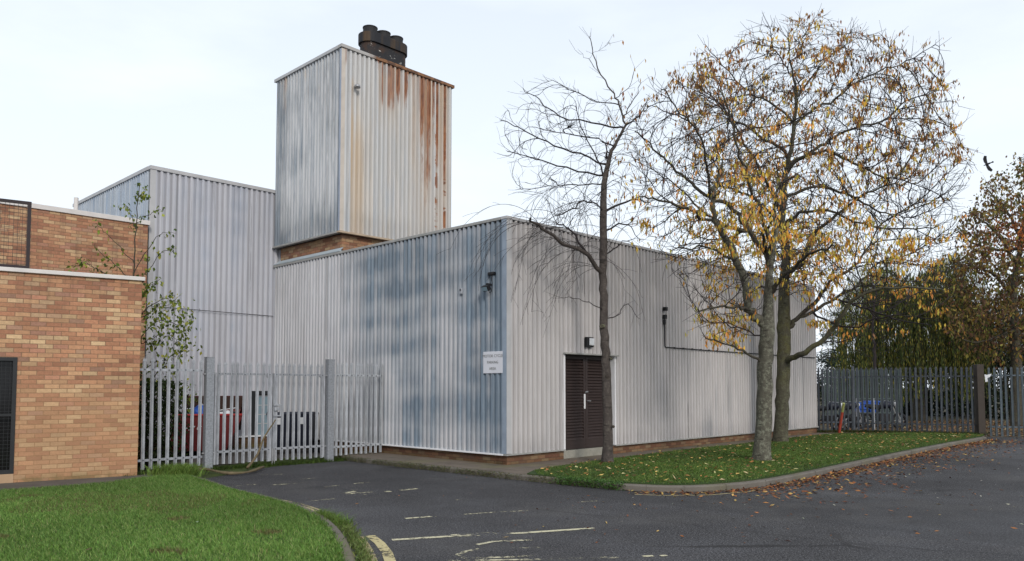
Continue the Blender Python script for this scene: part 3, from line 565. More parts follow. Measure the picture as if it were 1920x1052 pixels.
# flue stack
fu, fv = 1.82, .8; Fc = P(fu, TV+fv, 0); zt = at(687, 51, 20.55).z
FS = empty('flue_stack', (Fc.x, Fc.y, TZ1), 'sooty black triple flue with a wide collar on top of the tower', 'chimney', None, ROT_R); W0 = WM[FS.name]
def stadium(hl, r, n=12):
    return [(hl+r*math.cos(-math.pi/2+math.pi*i/n), r*math.sin(-math.pi/2+math.pi*i/n)) for i in range(n+1)]+[(-hl+r*math.cos(math.pi/2+math.pi*i/n), r*math.sin(math.pi/2+math.pi*i/n)) for i in range(n+1)]
zt -= TZ1
fm = Mat('flue_peeling', .75); n_ = fm.noise(scale=(1, 1, 1.3), sc=5, det=7, rough=.75); fm.color(fm.mix((n_+fm.z*.0).sst(.60, .64), fm.mix(fm.noise(sc=3).sst(.45, .65), (.022,.022,.025), (.05,.03,.022)), (.62,.60,.56)))
cm = Mat('flue_collar', .7); cm.color(cm.mix(cm.noise(scale=(6, 6, .6), sc=1, det=5).sst(.45, .7), (.017,.018,.022), (.07,.045,.025)))
m = MB(); m.prism(stadium(.44, .27), .0, zt-.44); m.build('casing', fm.m, FS, W0)
m = MB(); m.prism(stadium(.44, .32), zt-.50, zt-.225); m.build('collar', cm.m, FS, W0, bevel=.012)
for k in (-1, 0, 1):
    m = MB(); m.cyl((k*.44, 0, zt-.24), .195, .24, 24); m.cyl((k*.44, 0, zt-.03), .205, .025, 24); m.build('flue_pipe', M_['soot'], FS, W0)
# ------------------------------------------------------------------ tall hall behind
HU, HV, HZ = -3.37, 9.035, 7.0
H = empty('tall_hall', P(HU, HV), 'tall flat-roofed hall in pale lilac ribbed metal behind the gates', 'building')
hl = onL(140, 392, HU)[0]-HV; hl = min(max(hl, 4), 14)
MHR = T(P(HU, HV))@ROT_R; MHL = T(P(HU, HV+hl))@ROT_L
hd0, hd1 = (onR(471, 780, 0)[0], 0) if 0 else (0, 0)
def hx(px, py): d = ray(px, py); t_ = P(0, HV).dot(V)/d.dot(V); q = d*t_; return (q-P(HU, HV)).dot(U), q.z+EYE
hx0, hx1, hzt = hx(471, 734)[0], hx(511, 734)[0], hx(490, 733)[1]
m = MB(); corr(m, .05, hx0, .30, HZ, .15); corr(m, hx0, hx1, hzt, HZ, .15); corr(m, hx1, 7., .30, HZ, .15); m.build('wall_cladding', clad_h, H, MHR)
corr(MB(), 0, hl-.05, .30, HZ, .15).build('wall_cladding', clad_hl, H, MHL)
m = MB(); m.box((.04, .03, 0), (hx0-.01, hl, HZ-.02)); m.box((hx1+.01, .03, 0), (7., hl, HZ-.02)); m.box((hx0-.01, .3, 0), (hx1+.01, hl, HZ-.03)); m.box((hx0-.01, .03, hzt+.01), (hx1+.01, .3, HZ-.03)); m.build('inner_core', M_['capd'], H, MHR)
m = MB(); m.box((-.05, -.06, HZ), (7., .12, HZ+.09)); m.build('roof_edge', M_['cap'], H, MHR); m = MB(); m.box((0, -.06, HZ), (hl-.12, .12, HZ+.09)); m.build('roof_edge', M_['cap'], H, MHL)
m = MB(); m.box((-.045, -.045, .3), (.09, -.036, HZ-.01)); m.build('corner_trim', M_['cap'], H, MHR)
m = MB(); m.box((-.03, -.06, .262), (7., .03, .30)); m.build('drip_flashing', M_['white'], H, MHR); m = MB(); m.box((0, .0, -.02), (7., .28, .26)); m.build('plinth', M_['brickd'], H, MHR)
m = MB(); m.box((hx0, -.01, .27), (hx0+.16, .1, hzt)); m.box((hx1-.12, -.01, .27), (hx1, .1, hzt)); m.box((hx0+.16, -.01, hzt-.12), (hx1-.12, .1, hzt)); m.build('door_frame', M_['frame'], H, MHR)
m = MB(); m.box((hx0+.16, .03, .27), (hx1-.12, .08, hzt-.12)); dd = m.build('door', M_['frost'], H, MHR)
[MB().box((hx0+.16, .02, z), (hx1-.12, .032, z+.02)).build('glazing_bar', M_['cap'], dd, MHR) for z in (.6, .85, 1.1, 1.35)]
m = MB(); m.tube([P(0, 0)*0+Vector((.0, -.04, 0)), Vector((1.7, -.10, -.02)), Vector((3.33, -.04, -.03))], .008, 5); zc = hx(400, 583)[1]; wo = m.build('wall_cable', M_['black'], None, T(P(HU, HV, zc))@ROT_R); tag(wo, 'thin black cable strung across the pale hall wall', 'cable')
# ------------------------------------------------------------------ upper brick block
UB = Vector((-8.87, 18.6, 0)); zu = at(271, 414, 18.6).z
UBo = empty('upper_brick_block', UB, 'taller brown brick block with a thin white fascia behind the low brick wall', 'building'); W0 = T(UB)@ROT_R
m = MB(); m.box((-13, 0, -.02), (0, 4.2, zu-.11)); m.build('wall', M_['brick2'], UBo, W0)
m = MB(); m.box((-13, -.04, zu-.11), (.04, .12, zu)); m.build('fascia', M_['capw'], UBo, W0, bevel=.006)
m = MB(); m.box((-13, .121, zu-.109), (.04, 4.25, zu-.04)); m.build('roof', M_['roof'], UBo, W0)
q = at(133, 391, 17.5); o = MB().cyl((0, 0, -.15), .05, .45, 12).build('vent_pipe', M_['capw'], None, T((q.x, q.y+.2, q.z))); tag(o, 'short pale pipe sticking up from the upper brick roof', 'pipe')
# ------------------------------------------------------------------ near brick building
def onB(x, y):
    d = ray(x, y); t_ = BC.dot(BN)/d.dot(BN); q = d*t_; return (q-BC).dot(BW), q.z+EYE
zb = onB(267, 527)[1]; MBk = T(BC)@ROT_B
BB = empty('brick_building', BC, 'low buff and orange brick building with white fascia and barred window on the left', 'building')
wx = onB(29, 780)[0]; wz0 = onB(26, 888)[1]; wz1 = onB(31, 670)[1]; wl = wx-1.6
m = MB(); m.box((wx, 0, -.05), (0, 3.2, zb)); m.box((-9, 0, -.05), (wl, 3.2, zb)); m.box((wl, 0, wz1), (wx, 3.2, zb)); m.box((wl, .12, -.05), (wx, 3.2, wz0)); m.box((wl, .9, wz0), (wx, 3.2, wz1)); m.build('wall', M_['brick'], BB, MBk)
m = MB(); m.box((-9, -.05, zb), (.045, .1, zb+.07)); m.build('fascia', M_['capw'], BB, MBk, bevel=.008)
m = MB(); m.box((-9, .1, zb), (.045, 3.25, zb+.05)); m.build('roof', M_['roof'], BB, MBk)
m = MB(); m.box((wl, -.012, -.05), (wx-.001, .12, wz0-.002)); m.build('window_sill', simple('sill_buff', (.40,.27,.17), .85, 0, .25, 4), BB, MBk)
m = MB()
for a, b in (((wl, wz0), (wx, wz0+.06)), ((wl, wz1-.06), (wx, wz1)), ((wx-.06, wz0+.06), (wx, wz1-.06)), ((wl, wz0+.06), (wl+.06, wz1-.06))): m.box((a[0], -.015, a[1]), (b[0], .05, b[1]))
zm = onB(15, 778)[1]; m.box((wl+.06, -.01, zm-.02), (wx-.06, .04, zm+.02))
wf = m.build('window', M_['frame'], BB, MBk)
m = MB()
x = wl+.06
while x < wx-.06: m.box((x, .012, wz0+.06), (x+.005, .018, wz1-.06)); x += .06
z = wz0+.06
while z < wz1-.06: m.box((wl+.06, .019, z), (wx-.06, .024, z+.005)); z += .06
m.build('wire_mesh', M_['frame'], wf, MBk)
m = MB(); m.box((wl, .2, wz0), (wx, .22, wz1)); m.build('pane', M_['glass'], wf, MBk)
# cage on its roof
cx, cz0 = onB(53, 497)[0], zb+.072; cz1 = onB(57, 376)[1]
CG = empty('roof_cage', BC+BW*cx+Vector((0, 0, cz0)), 'dark steel framed wire screen standing on the edge of the low brick roof', 'screen', None, ROT_B); W0 = WM[CG.name]; hh = cz1-cz0-.02
m = MB(); m.box((-2.4, 0, 0.003), (.02, .04, .05)); m.box((-2.4, 0, hh-.05), (.02, .04, hh)); m.box((-.035, .001, .05), (.019, .039, hh-.05)); m.box((-1.3, .001, .05), (-1.26, .039, hh-.05)); m.build('frame', simple('rusty_frame', (.03,.022,.025), .6, .1, .3, 5), CG, W0)
m = MB(); x = -2.4
while x < -.03: m.box((x, .018, .05), (x+.005, .023, hh-.05)); x += .062
z = .06
while z < hh-.05: m.box((-2.4, .0235, z), (-.03, .028, z+.005)); z += .062
m.build('wire_mesh', M_['frame'], CG, W0)
# ------------------------------------------------------------------ palisade fences
def pale_mesh(h, mat, wd=.068, name='pale', bolts=()):
    m = MB(); hw = wd/2; pf = [(-hw, .0), (-hw*.62, -.020), (-hw*.18, -.010), (hw*.18, -.010), (hw*.62, -.020), (hw, .0), (hw*.70, .004), (hw*.5, -.010), (0, -.002), (-hw*.5, -.010), (-hw*.7, .004)]
    m.prism(pf, 0, h-.09)
    for xa, xb, tip in ((-hw, -hw*.25, h-.02), (-hw*.3, hw*.3, h), (hw*.25, hw, h-.02)):
        xc = (xa+xb)/2*(.8); n = len(m.v)
        m.v += [(xa, -.018, h-.09), (xb, -.018, h-.09), (xb, .0, h-.09), (xa, .0, h-.09), (xc, -.012, tip)]; m.f += [(n, n+1, n+4), (n+1, n+2, n+4), (n+2, n+3, n+4), (n+3, n, n+4)]
    nf = len(m.f); [m.box((-.008, -.026, z-.008), (.008, -.008, z+.008)) for z in bolts]
    me = bpy.data.meshes.new(name); me.from_pydata(m.v, [], m.f); me.materials.append(mat); me.materials.append(M_['boltc'])
    for i in range(nf, len(m.f)): me.polygons[i].material_index = 1
    return me
def fence(name, A, Bp, n, h, z0, mat, label, cat='fence', rails=(.28, 1.85), group=None, wd=.068, fb=True, ends=(0, 0), frame=False, railm=None, jit=.004):
    A = Vector(A); Bp = Vector(Bp); d = (Bp-A); Ln = d.length; ang = math.atan2(d.y, d.x); R = Matrix.Rotation(ang, 4, 'Z')
    t = empty(name, (A.x, A.y, A.z), label, cat, group, R); W0 = WM[t.name]; me = pale_mesh(h, mat, wd, bolts=[z-z0 for z in rails] if fb else ())
    for i in range(n):
        o = bpy.data.objects.new('pale', me); x = (i+.5)/n*Ln
        place(o, t, W0@T((x+random.uniform(-jit, jit), random.uniform(-.003, .003), z0+random.uniform(-.008, .008)))@Matrix.Rotation(random.uniform(-.009, .009), 4, 'Y')@Matrix.Rotation(random.uniform(-.012, .012), 4, 'X'))
    for z in rails:
        m = MB(); m.box((-.0+ends[0], .003, z-.022), (Ln-ends[1], .028, z+.022)); m.box((ends[0], .026, z-.022), (Ln-ends[1], .05, z-.017)); m.build('rail', railm or mat, t, W0)
    if frame:
        [MB().box((x, .0, z0), (x+.035, .04, rails[1]+.02)).build('stile', mat, t, W0) for x in (0, Ln-.035)]
        m = MB(); [MB().prism([(a, rails[1]-.02), (b, rails[1]-.02), (a, rails[1]-.13)], .005, .03, 'y').build('gusset', mat, t, W0) for a, b in ((.035, .14), (Ln-.035, Ln-.14))]
    return t
p1 = Vector((-5.86, 14.93, 0)); p2 = Vector((-3.95, 16.74, 0)); gd = (p2-p1).normalized(); gn = Vector((-gd.y, gd.x, 0)); RG = Matrix.Rotation(math.atan2(gd.y, gd.x), 4, 'Z')
def gatepost(p, hh, wd, label):
    t = empty('gate_post', p, label, 'post', 'square steel gate posts', RG); W0 = WM[t.name]
    m = MB(); m.box((-wd/2, -wd/2, -.05), (wd/2, wd/2, hh)); m.build('shaft', M_['galvpost'], t, W0, bevel=.006); m = MB(); m.box((-wd/2-.004, -wd/2-.004, hh), (wd/2+.004, wd/2+.004, hh+.012)); m.build('cap', M_['galvpost'], t, W0)
    [MB().tube([(s*wd/2, 0, z), (s*(wd/2+.04), 0, z)], .018, 8).build('hinge', M_['steel'], t, W0) for s in (-1, 1) for z in (.33, 1.85)]
gatepost(p1, 2.17, .15, 'speckled square steel post left of the gate leaves, nearest the brick building'); gatepost(p2, 2.19, .15, 'speckled square steel post right of the gate leaves, nearest the stained wall')
fence('palisade_fence', p1-U*1.75-U*.12, p1-U*.1, 12, 2.06, .10, M_['galv'], 'short pale galvanised palisade fence between the brick building and the gate', rails=(.27, 1.92))
mid = p1.lerp(p2, .5)
fence('gate_leaf', p1+gd*.115, mid-gd*.01, 9, 2.02, .10, M_['galv'], 'left galvanised palisade gate leaf, in front of the red skip', 'gate', (.34, 1.86), 'double palisade gate', frame=True)
g2 = fence('gate_leaf', mid+gd*.01, p2-gd*.115, 9, 2.02, .10, M_['galv'], 'right galvanised palisade gate leaf carrying the lock box', 'gate', (.34, 1.86), 'double palisade gate', frame=True)
W0 = WM[g2.name]; m = MB(); m.box((.0, -.055, 1.22), (.16, -.0275, 1.25)); m.box((.0, -.055, 1.0), (.16, -.0275, 1.03)); m.box((.13, -.055, 1.03), (.16, -.0275, 1.22)); m.box((.01, -.06, 1.12), (.12, -.028, 1.19)); m.build('lock_box', M_['galv'], g2, W0)
m = MB(); m.tube([(-.01, -.02, .35), (-.01, -.02, .0)], .012, 6); MB().tube([(.04, -.02, .35), (.04, -.02, .0)], .012, 6).build('drop_bolt', M_['steel'], g2, W0); m.build('drop_bolt', M_['steel'], g2, W0)
fence('palisade_fence', p2+gd*.1, P(-.05, 3.92, 0), 10, 2.05, .12, simple('galv_weathered', (.36,.38,.41), .6, .2, .3, 9, ov=.2), 'short weathered palisade fence between the gate and the stained wall', rails=(.30, 1.86))
# right-hand fences
gd2 = M_['galvd']
R0 = P(14.85, .05, 0); R1 = Vector((11.45, 25.85, 0)); R2 = Vector((14.85, 24.55, 0)); R3 = Vector((21., 22.2, 0)); BASE = .10
fence('palisade_fence', R0, R1, 9, 2.14, BASE+.02, gd2, 'dark grey palisade fence panel joined to the far end of the long building', rails=(.33+.1, 1.93))
fence('palisade_fence', R1+(R2-R1)*.01, R2-(R2-R1).normalized()*.12, 24, 2.16, BASE+.02, gd2, 'long dark grey palisade fence behind the grass verge, up to the brown post', rails=(.40, 1.95))
fence('palisade_fence', R2+Vector((.22, -.05, 0)), R3, 42, 2.20, .06, simple('galv_blue', (.10,.125,.145), .6, .2, .2, 9, ov=.2), 'blue-grey palisade fence to the right of the brown post', rails=(.35, 1.97))
m = MB(); m.box((-.11, -.11, -.05), (.11, .11, 2.32)); o = m.build('fence_post', M_['brown'], None, T(R2), bevel=.01); tag(o, 'thick dark brown post between two lengths of palisade fence', 'post')
m = MB(); m.box((-.035, -.035, -.05), (.035, .035, 2.3)); m.box((-.05,-.045,1.2),(.05,.045,1.26)); o = m.build('fence_post', gd2, None, T(R1+Vector((0, .06, 0))), bevel=.004); tag(o, 'slim grey steel post where the fence panels meet behind the leaning pole', 'post')
q = at(1849, 708, 23.9); m = MB(); m.face([(-.05,0,.1),(.02,.0,.08),(.04,-.02,-.12),(-.03,-.01,-.14)]); m.face([(.02,0,.08),(.16,-.02,.12),(.1,-.03,.02),(.03,-.01,-.02)]); o = m.build('plastic_scrap', M_['bag'], None, T((q.x, q.y, q.z))); tag(o, 'torn white plastic scrap caught on the fence right of the brown post', 'litter')
b0 = G(1573, 813, .1); b1 = at(1582, 756, 24.6)
pl = empty('leaning_pole', b0, 'leaning thin pole, red below and yellow green at its top, by the dark fence', 'pole'); d = b1-b0
MB().tube([b0-b0, d*.72], .042, 8).build('lower_pole', M_['poleR'], pl, T(b0)); MB().tube([d*.72, d], .043, 8).build('upper_pole', M_['poleY'], pl, T(b0))
# ------------------------------------------------------------------ yard things
lg = empty('fallen_branch', G(462, 872), 'crooked bare branch lying at the gate with one limb leaning up against it', 'branch')
pts = smooth([G(318,890,.03), G(352,882,.05), G(395,881,.07), G(440,889,.05), G(500-25,884,.05), G(462,873,.05)][:4]+[G(455,884,.05), G(480,876,.05), G(497,870,.05)][:3], 4)
pts = smooth([G(318,891,.03), G(350,883,.06), G(385,880,.08), G(425,887,.05), G(465,885,.05), G(495,875,.06)], 5)
MB().tube(pts, [.030+.006*math.sin(i*.9)-.008*(i/len(pts)) for i in range(len(pts))], 8).build('branch', M_['log'], lg, smooth=True)
top = at(517, 787, 15.62); g0 = G(463,878,.04); pts = smooth([g0, g0.lerp(top, .3)+Vector((.03,0,-.03)), g0.lerp(top, .62)+Vector((-.02,0,0)), top], 5)
MB().tube(pts, [.028-.017*i/len(pts) for i in range(len(pts))], 8).build('branch', M_['log'], lg, smooth=True)
# skip
sk0 = at(318, 850, 18.3); SK = empty('skip', Vector((sk0.x, sk0.y, 0)), 'dark red metal skip full of rubbish behind the left gate', 'skip', None, ROT_R)
R_ = Matrix.Rotation(.28, 4, 'Z'); SKo = T((at(318, 850, 17.9).x, 17.9, 0))@R_; W0 = SKo
SK.matrix_basis = SKo; WM[SK.name] = SKo
m = MB(); ww = 1.42
m.face([(.0,0,.12),(1.22,0,.12),(1.60,-.04,.95),(.06,-.04,.95)])                     # near panel
m.face([(0,0,.12),(.06,-.04,.95),(-.1,1.7,1.38),(-.1,1.6,.12)]); m.face([(1.22,0,.12),(1.3,1.6,.12),(1.55,1.7,1.38),(1.60,-.04,.95)]); m.face([(-.1,1.6,.12),(-.1,1.7,1.38),(1.55,1.7,1.38),(1.3,1.6,.12)]); m.face([(0,0,.12),(-.1,1.6,.12),(1.3,1.6,.12),(1.22,0,.12)])
m.build('body', M_['red'], SK, W0)
m = MB(); m.tube([(.04,-.05,.95),(1.62,-.05,.95)], .028, 6); m.build('rim', simple('rim_red', (.30,.03,.03), .5, 0, .3, 6), SK, W0)
m = MB(); m.face([(.02,1.66,.5),(1.45,1.66,.5),(1.5,1.68,1.37),(-.06,1.68,1.37)]); m.face([(.06,.0,.3),(.1,0,.94),(-.04,1.66,1.37),(0,1.6,.3)]); m.face([(1.5,0,.94),(1.3,.0,.3),(1.28,1.6,.3),(1.52,1.66,1.37)]); m.build('lining', M_['rusty'], SK, W0)
text_mesh('\\    >17 C     7n', .15, M_['bag'], SK, W0@T((.07, -.036, .64))@Matrix.Rotation(math.pi/2, 4, 'X'), .3, 'LEFT')
def lump(name, M, r, sq, mat, label, cat, seed, group=None, rough=.35):
    import bmesh
    bm = bmesh.new(); bmesh.ops.create_icosphere(bm, subdivisions=3, radius=r); rr = random.Random(seed); ph = [rr.uniform(0, 6) for _ in range(6)]
    for v in bm.verts:
        c = v.co/r; k = 1+rough*.5*(math.sin(c.x*4+ph[0])*math.sin(c.y*5+ph[1])+.6*math.sin(c.z*8+ph[2]+c.x*5)+.4*math.sin(c.x*13+ph[3])*math.sin(c.z*11+ph[4])); v.co = Vector((c.x*sq[0], c.y*sq[1], c.z*sq[2]))*r*k
    me = bpy.data.meshes.new(name); bm.to_mesh(me); bm.free(); me.shade_smooth(); me.materials.append(mat); o = bpy.data.objects.new(name, me); place(o, None, M); return tag(o, label, cat, group)
lump('rubbish_sack', W0@T((.62,.55,.98)), .24, (1, .9, .8), M_['blue'], 'bulging blue plastic sack on top of the rubbish in the skip', 'sack', 3)
lump('rubbish_sack', W0@T((1.15,.5,.92)), .18, (1.1, .8, .55), M_['bag'], 'crumpled pale sack near the right end of the skip', 'sack', 5)
lump('rubbish_sack', W0@T((.33,.5,.92)), .16, (1.3, .8, .6), M_['galvg'], 'grey green sack left of the blue sack in the skip', 'sack', 6)
lump('rubbish_sack', W0@T((.85,.9,.85)), .35, (1.6, 1.2, .6), M_['black'], 'dark bulky sack filling the back of the skip', 'sack', 8)
for i, (a, b, lb) in enumerate((((.05,.4,1.08), (.75,.8,1.10), 'pale thin batten sticking out of the skip at the left'), ((.55,.7,1.22), (1.0,.1,.98), 'pale batten sloping down across the middle of the skip'), ((.85,.4,1.02), (1.4,.6,1.10), 'pale batten lying level at the right side of the skip'))):
    o = MB().tube([a, b], .014, 4).build('batten', M_['bag'], None, W0); tag(o, lb, 'batten')
def bin_(p, lb, rot, sticker):
    t = empty('wheeled_bin', p, lb, 'bin', 'dark wheeled bins behind the gate', Matrix.Rotation(rot, 4, 'Z')); W0 = WM[t.name]
    m = MB(); z0, z1 = .1, .93
    a = [(-.24,-.26,z0),(.24,-.26,z0),(.24,.24,z0),(-.24,.24,z0)]; b = [(-.30,-.34,z1),(.30,-.34,z1),(.30,.34,z1),(-.30,.34,z1)]
    m.face(a[::-1]); [m.face([a[i], a[(i+1) % 4], b[(i+1) % 4], b[i]]) for i in range(4)]; m.face(b); m.build('body', M_['navy'], t, W0)
    m = MB(); m.prism([(-.36,.93),(.34,.93),(.34,.96),(-.30,1.0),(-.36,.96)], -.31, .31, 'x'); m.build('lid', M_['navy'], t, W0, bevel=.008)
    m = MB(); m.tube([(-.2,.37,.9),(.2,.37,.9)], .015, 6); m.build('handle', M_['navy'], t, W0)
    for s in (-1, 1): MB().cyl((s*.27-.025, .2, .1), .1, .05, 14, 'x').build('wheel', M_['black'], t, W0)
    m = MB(); m.box((-.07+sticker, -.352, .70), (.07+sticker, -.345, .86)); m.build('label', M_['bag'], t, W0@T((0, .012, 0)))
q = at(538, 800, 19.0); bin_((q.x-.12, q.y, 0), 'dark wheeled bin on the left, directly behind the lock box', .1, -.0)
q = at(538, 800, 19.0); bin_((q.x+.34, q.y+.25, 0), 'dark wheeled bin on the right, nearer the stained wall', .05, .05)
m = MB(); o_ = at(580, 826, 19.2); m.box((-.3, -.2, 0), (.5, .2, .18)); m.box((-.3, -.22, .18), (.5, .22, .22)); o = m.build('pallet_stack', M_['frame'], None, T((o_.x+.35, o_.y+.2, 0))@ROT_R); tag(o, 'low dark pallet with pale top edge lying beside the bins', 'pallet')
o.data.materials[0] = M_['frame']
# ------------------------------------------------------------------ bird
bp = at(1851, 308, 38.); m = MB(); secs = [(-.30,.0,.02,.012),(-.20,.0,.06,.05),(-.05,0,.075,.07),(.08,0,.06,.06),(.15,.01,.04,.042),(.20,.015,.038,.036),(.24,.01,.012,.012),(.29,0,.003,.004)]; ns = 10
for x, z, ry, rz in secs: m.v += [(x, ry*math.cos(2*math.pi*k/ns), z+rz*math.sin(2*math.pi*k/ns)) for k in range(ns)]
for i in range(len(secs)-1):
    for k in range(ns): m.f.append((i*ns+k, i*ns+(k+1) % ns, (i+1)*ns+(k+1) % ns, (i+1)*ns+k))
m.f.append(tuple(range(ns))); n = len(m.v)
for s, up in ((1, .30), (-1, -.26)):
    W_ = [(.10,.05*s,.03),(-.06,.05*s,.03),(-.10,.22*s,.03+up*.45),(.13,.20*s,.03+up*.5),(.10,.42*s,.03+up*.8),(-.14,.36*s,.03+up*.7),(-.20,.52*s,.03+up*.9),(-.05,.60*s,.03+up*1.05)]
    n = len(m.v); m.v += W_+[(a, b, c+.012) for a, b, c in W_]
    for f in ((0,1,2,3),(3,2,5,4),(4,5,6,7)): m.f.append(tuple(n+i for i in f)); m.f.append(tuple(n+8+i for i in f[::-1]))
    for a, b in ((1,2),(2,5),(5,6),(6,7),(7,4),(4,3),(3,0)): m.f.append((n+a, n+b, n+8+b, n+8+a))
n = len(m.v); m.v += [(-.26,.03,0),(-.26,-.03,0),(-.42,-.08,-.01),(-.45,0,-.01),(-.42,.08,-.01)]; m.f.append(tuple(range(n, n+5)))
o = m.build('crow', M_['crow'], None, T(bp)@Matrix.Rotation(math.pi-.4, 4, 'Z')@Matrix.Rotation(.35, 4, 'Y')@Matrix.Rotation(1.0, 4, 'X')@Matrix.Scale(.66, 4)); tag(o, 'black crow flying with spread wings right of the large tree', 'bird')
# ------------------------------------------------------------------ trees
def tubes(chains, name, mat, parent):
    V_, F_ = [], []; n0 = 0
    for pts, rs in chains:
        big = max(rs); s = 10 if big > .08 else 6 if big > .03 else 4 if big > .012 else 3
        p = np.array(pts); m_ = len(p)
        if m_ < 2: continue
        t = np.gradient(p, axis=0); t /= np.linalg.norm(t, axis=1)[:, None]+1e-9
        a = np.cross(t[0], (0, 0, 1.)); a = a/np.linalg.norm(a) if np.linalg.norm(a) > .05 else np.array((1., 0, 0)); ring = []
        th = np.arange(s)*2*np.pi/s; ct, st = np.cos(th)[:, None], np.sin(th)[:, None]
        for i in range(m_):
            a = a-t[i]*np.dot(a, t[i]); a /= np.linalg.norm(a)+1e-9; b = np.cross(t[i], a); ring.append(p[i]+rs[i]*(ct*a+st*b))
        V_.append(np.concatenate(ring)); k = np.arange(s); k2 = (k+1) % s
        for i in range(m_-1): F_.append(np.stack([n0+i*s+k, n0+i*s+k2, n0+(i+1)*s+k2, n0+(i+1)*s+k], 1))
        n0 += m_*s
    return npmesh(name, np.concatenate(V_), 4, mat, parent, idx=np.concatenate(F_), smooth=True)
class Tree:
    def __init__(s, inert=.85): s.inert = inert; s.p = []; s.par = []; s.r = []; s.ch = []
    def add(s, p, par, r): s.p.append(Vector(p)); s.par.append(par); s.r.append(r); return len(s.p)-1
    def nearest(s, q): return min(range(len(s.p)), key=lambda i: (s.p[i]-q).length_squared)
    def limb(s, pts, r0, r1, step=.16, root=False, wob=.02):
        pts = smooth([Vector(p) for p in pts], 4); d = [pts[0]]; acc = 0
        for a, b in zip(pts, pts[1:]):
            n = max(1, int((b-a).length/step))
            for i in range(1, n+1): d.append(a.lerp(b, i/n))
        if root: cur = s.add(d[0], -1, r0)
        else:
            cur = s.nearest(d[0]); off = s.p[cur]-d[0]; nf = min(6, len(d)-1)
            for i in range(1, nf): d[i] = d[i]+off*(1-i/nf)
            r0 = min(r0, (s.r[cur] or r0)*.85)
        for i, q in enumerate(d[1:]):
            f = (i+1)/len(d); q = q+Vector((random.gauss(0, wob), random.gauss(0, wob), random.gauss(0, wob)))*(0 if root and i < 8 else 1)
            cur = s.add(q, cur, r0+(r1-r0)*f)
        return cur
    def colonize(s, A, step=.17, infl=1.7, kill=.30, iters=70, bias=(0, 0, .10), jit=.15):
        A = [Vector(a) for a in A]; b = Vector(bias)
        for it in range(iters):
            kd = kdtree.KDTree(len(s.p)); [kd.insert(p, i) for i, p in enumerate(s.p)]; kd.balance(); pull = {}; keep = []
            for a in A:
                co, i, d = kd.find(a)
                if d < kill: continue
                keep.append(a)
                if d < infl: pull.setdefault(i, Vector((0, 0, 0))); pull[i] += (a-co).normalized()
            A = keep
            if not pull: infl *= 1.5
            if infl > 8 or not A: break
            for i, v in pull.items():
                v = v.normalized()+b+Vector((random.gauss(0, jit), random.gauss(0, jit), random.gauss(0, jit)))
                if s.par[i] >= 0:
                    dd = (s.p[i]-s.p[s.par[i]]).normalized(); v = v.normalized()+dd*s.inert
                s.add(s.p[i]+v.normalized()*step, i, 0)
    def finish(s, tip=.0048, ex=2.35):
        n = len(s.p); acc = [0.]*n; s.ch = [[] for _ in range(n)]; s.fin = [0.]*n
        for i in range(n-1, -1, -1):
            r = max(tip, acc[i]**(1/ex) if acc[i] else tip); r = min(r, .05) if not s.r[i] else s.r[i]; s.fin[i] = r
            if s.par[i] >= 0: acc[s.par[i]] += r**ex if not s.r[i] else 0; s.ch[s.par[i]].append(i)
    def chains(s):
        for i in range(len(s.p)):
            if s.par[i] >= 0: s.fin[i] = min(s.fin[i], s.fin[s.par[i]])
        out = []; roots = [i for i in range(len(s.p)) if s.par[i] < 0]; st = [(r, None) for r in roots]
        while st:
            i, par = st.pop(); c, rr = ([], []) if par is None else ([s.p[par][:]], [min(s.fin[par], s.fin[i]*1.25)])
            while True:
                c.append(s.p[i][:]); rr.append(s.fin[i]); k = sorted(s.ch[i], key=lambda j: -s.fin[j])
                if not k: break
                st += [(j, i) for j in k[1:]]; i = k[0]
            if len(c) > 1: out.append((c, rr))
        return out
def twigs(tr, n_each, ln, keep=lambda p: 1., rmax=.02, drop=-.02, curl=.04, nseg=4, r=.0042):
    out = []; ends = []
    for i in range(len(tr.p)):
        if tr.fin[i] > rmax or tr.par[i] < 0: continue
        k = n_each if random.random() < keep(tr.p[i]) else 0
        d0 = (tr.p[i]-tr.p[tr.par[i]]).normalized()
        for _ in range(k if isinstance(k, int) else int(k)+(random.random() < k-int(k))):
            d = (d0+Vector((random.gauss(0, .38), random.gauss(0, .38), random.gauss(.05, .35)))).normalized(); L_ = ln*random.uniform(.5, 1.3)/nseg; q = tr.p[i].copy(); c = [q[:]]
            for j in range(nseg): d = (d+Vector((random.gauss(0, .12), random.gauss(0, .12), curl+drop*j))).normalized(); q = q+d*L_; c.append(q[:])
            out.append((c, [r, r, r*.9, r*.8, r*.6][:nseg+1])); ends.append((Vector(c[-1]), Vector(c[nseg//2])))
    return out, ends
def leaf_mesh(name, pos, size, cols, parent, mat, hang=.9, wr=.40, dirs=None):
    """pos (n,3), size (n,), cols (n,3): hanging folded blades of four corners each"""
    pos = np.asarray(pos); n = len(pos)
    d = rng.normal(size=(n, 3))*(1-hang)*.9+np.array([0, 0, -hang]) if dirs is None else dirs; d /= np.linalg.norm(d, axis=1)[:, None]
    a = np.cross(d, rng.normal(size=(n, 3))); a /= np.linalg.norm(a, axis=1)[:, None]+1e-9; nn = np.cross(d, a); L_ = size[:, None]; w_ = L_*wr*rng.uniform(.6, 1.15, (n, 1))
    v = np.stack([pos, pos+d*L_*.45+a*w_*.5+nn*w_*.18, pos+d*L_+nn*L_*rng.uniform(-.15, .15, (n, 1)), pos+d*L_*.45-a*w_*.5+nn*w_*.18], 1).reshape(-1, 3)
    k = np.arange(n)[:, None]*4; idx = np.concatenate([k+np.array([[0, 1, 2]]), k+np.array([[0, 2, 3]])]); return npmesh(name, v, 3, mat, parent, col=np.repeat(cols, 4, 0), idx=idx)
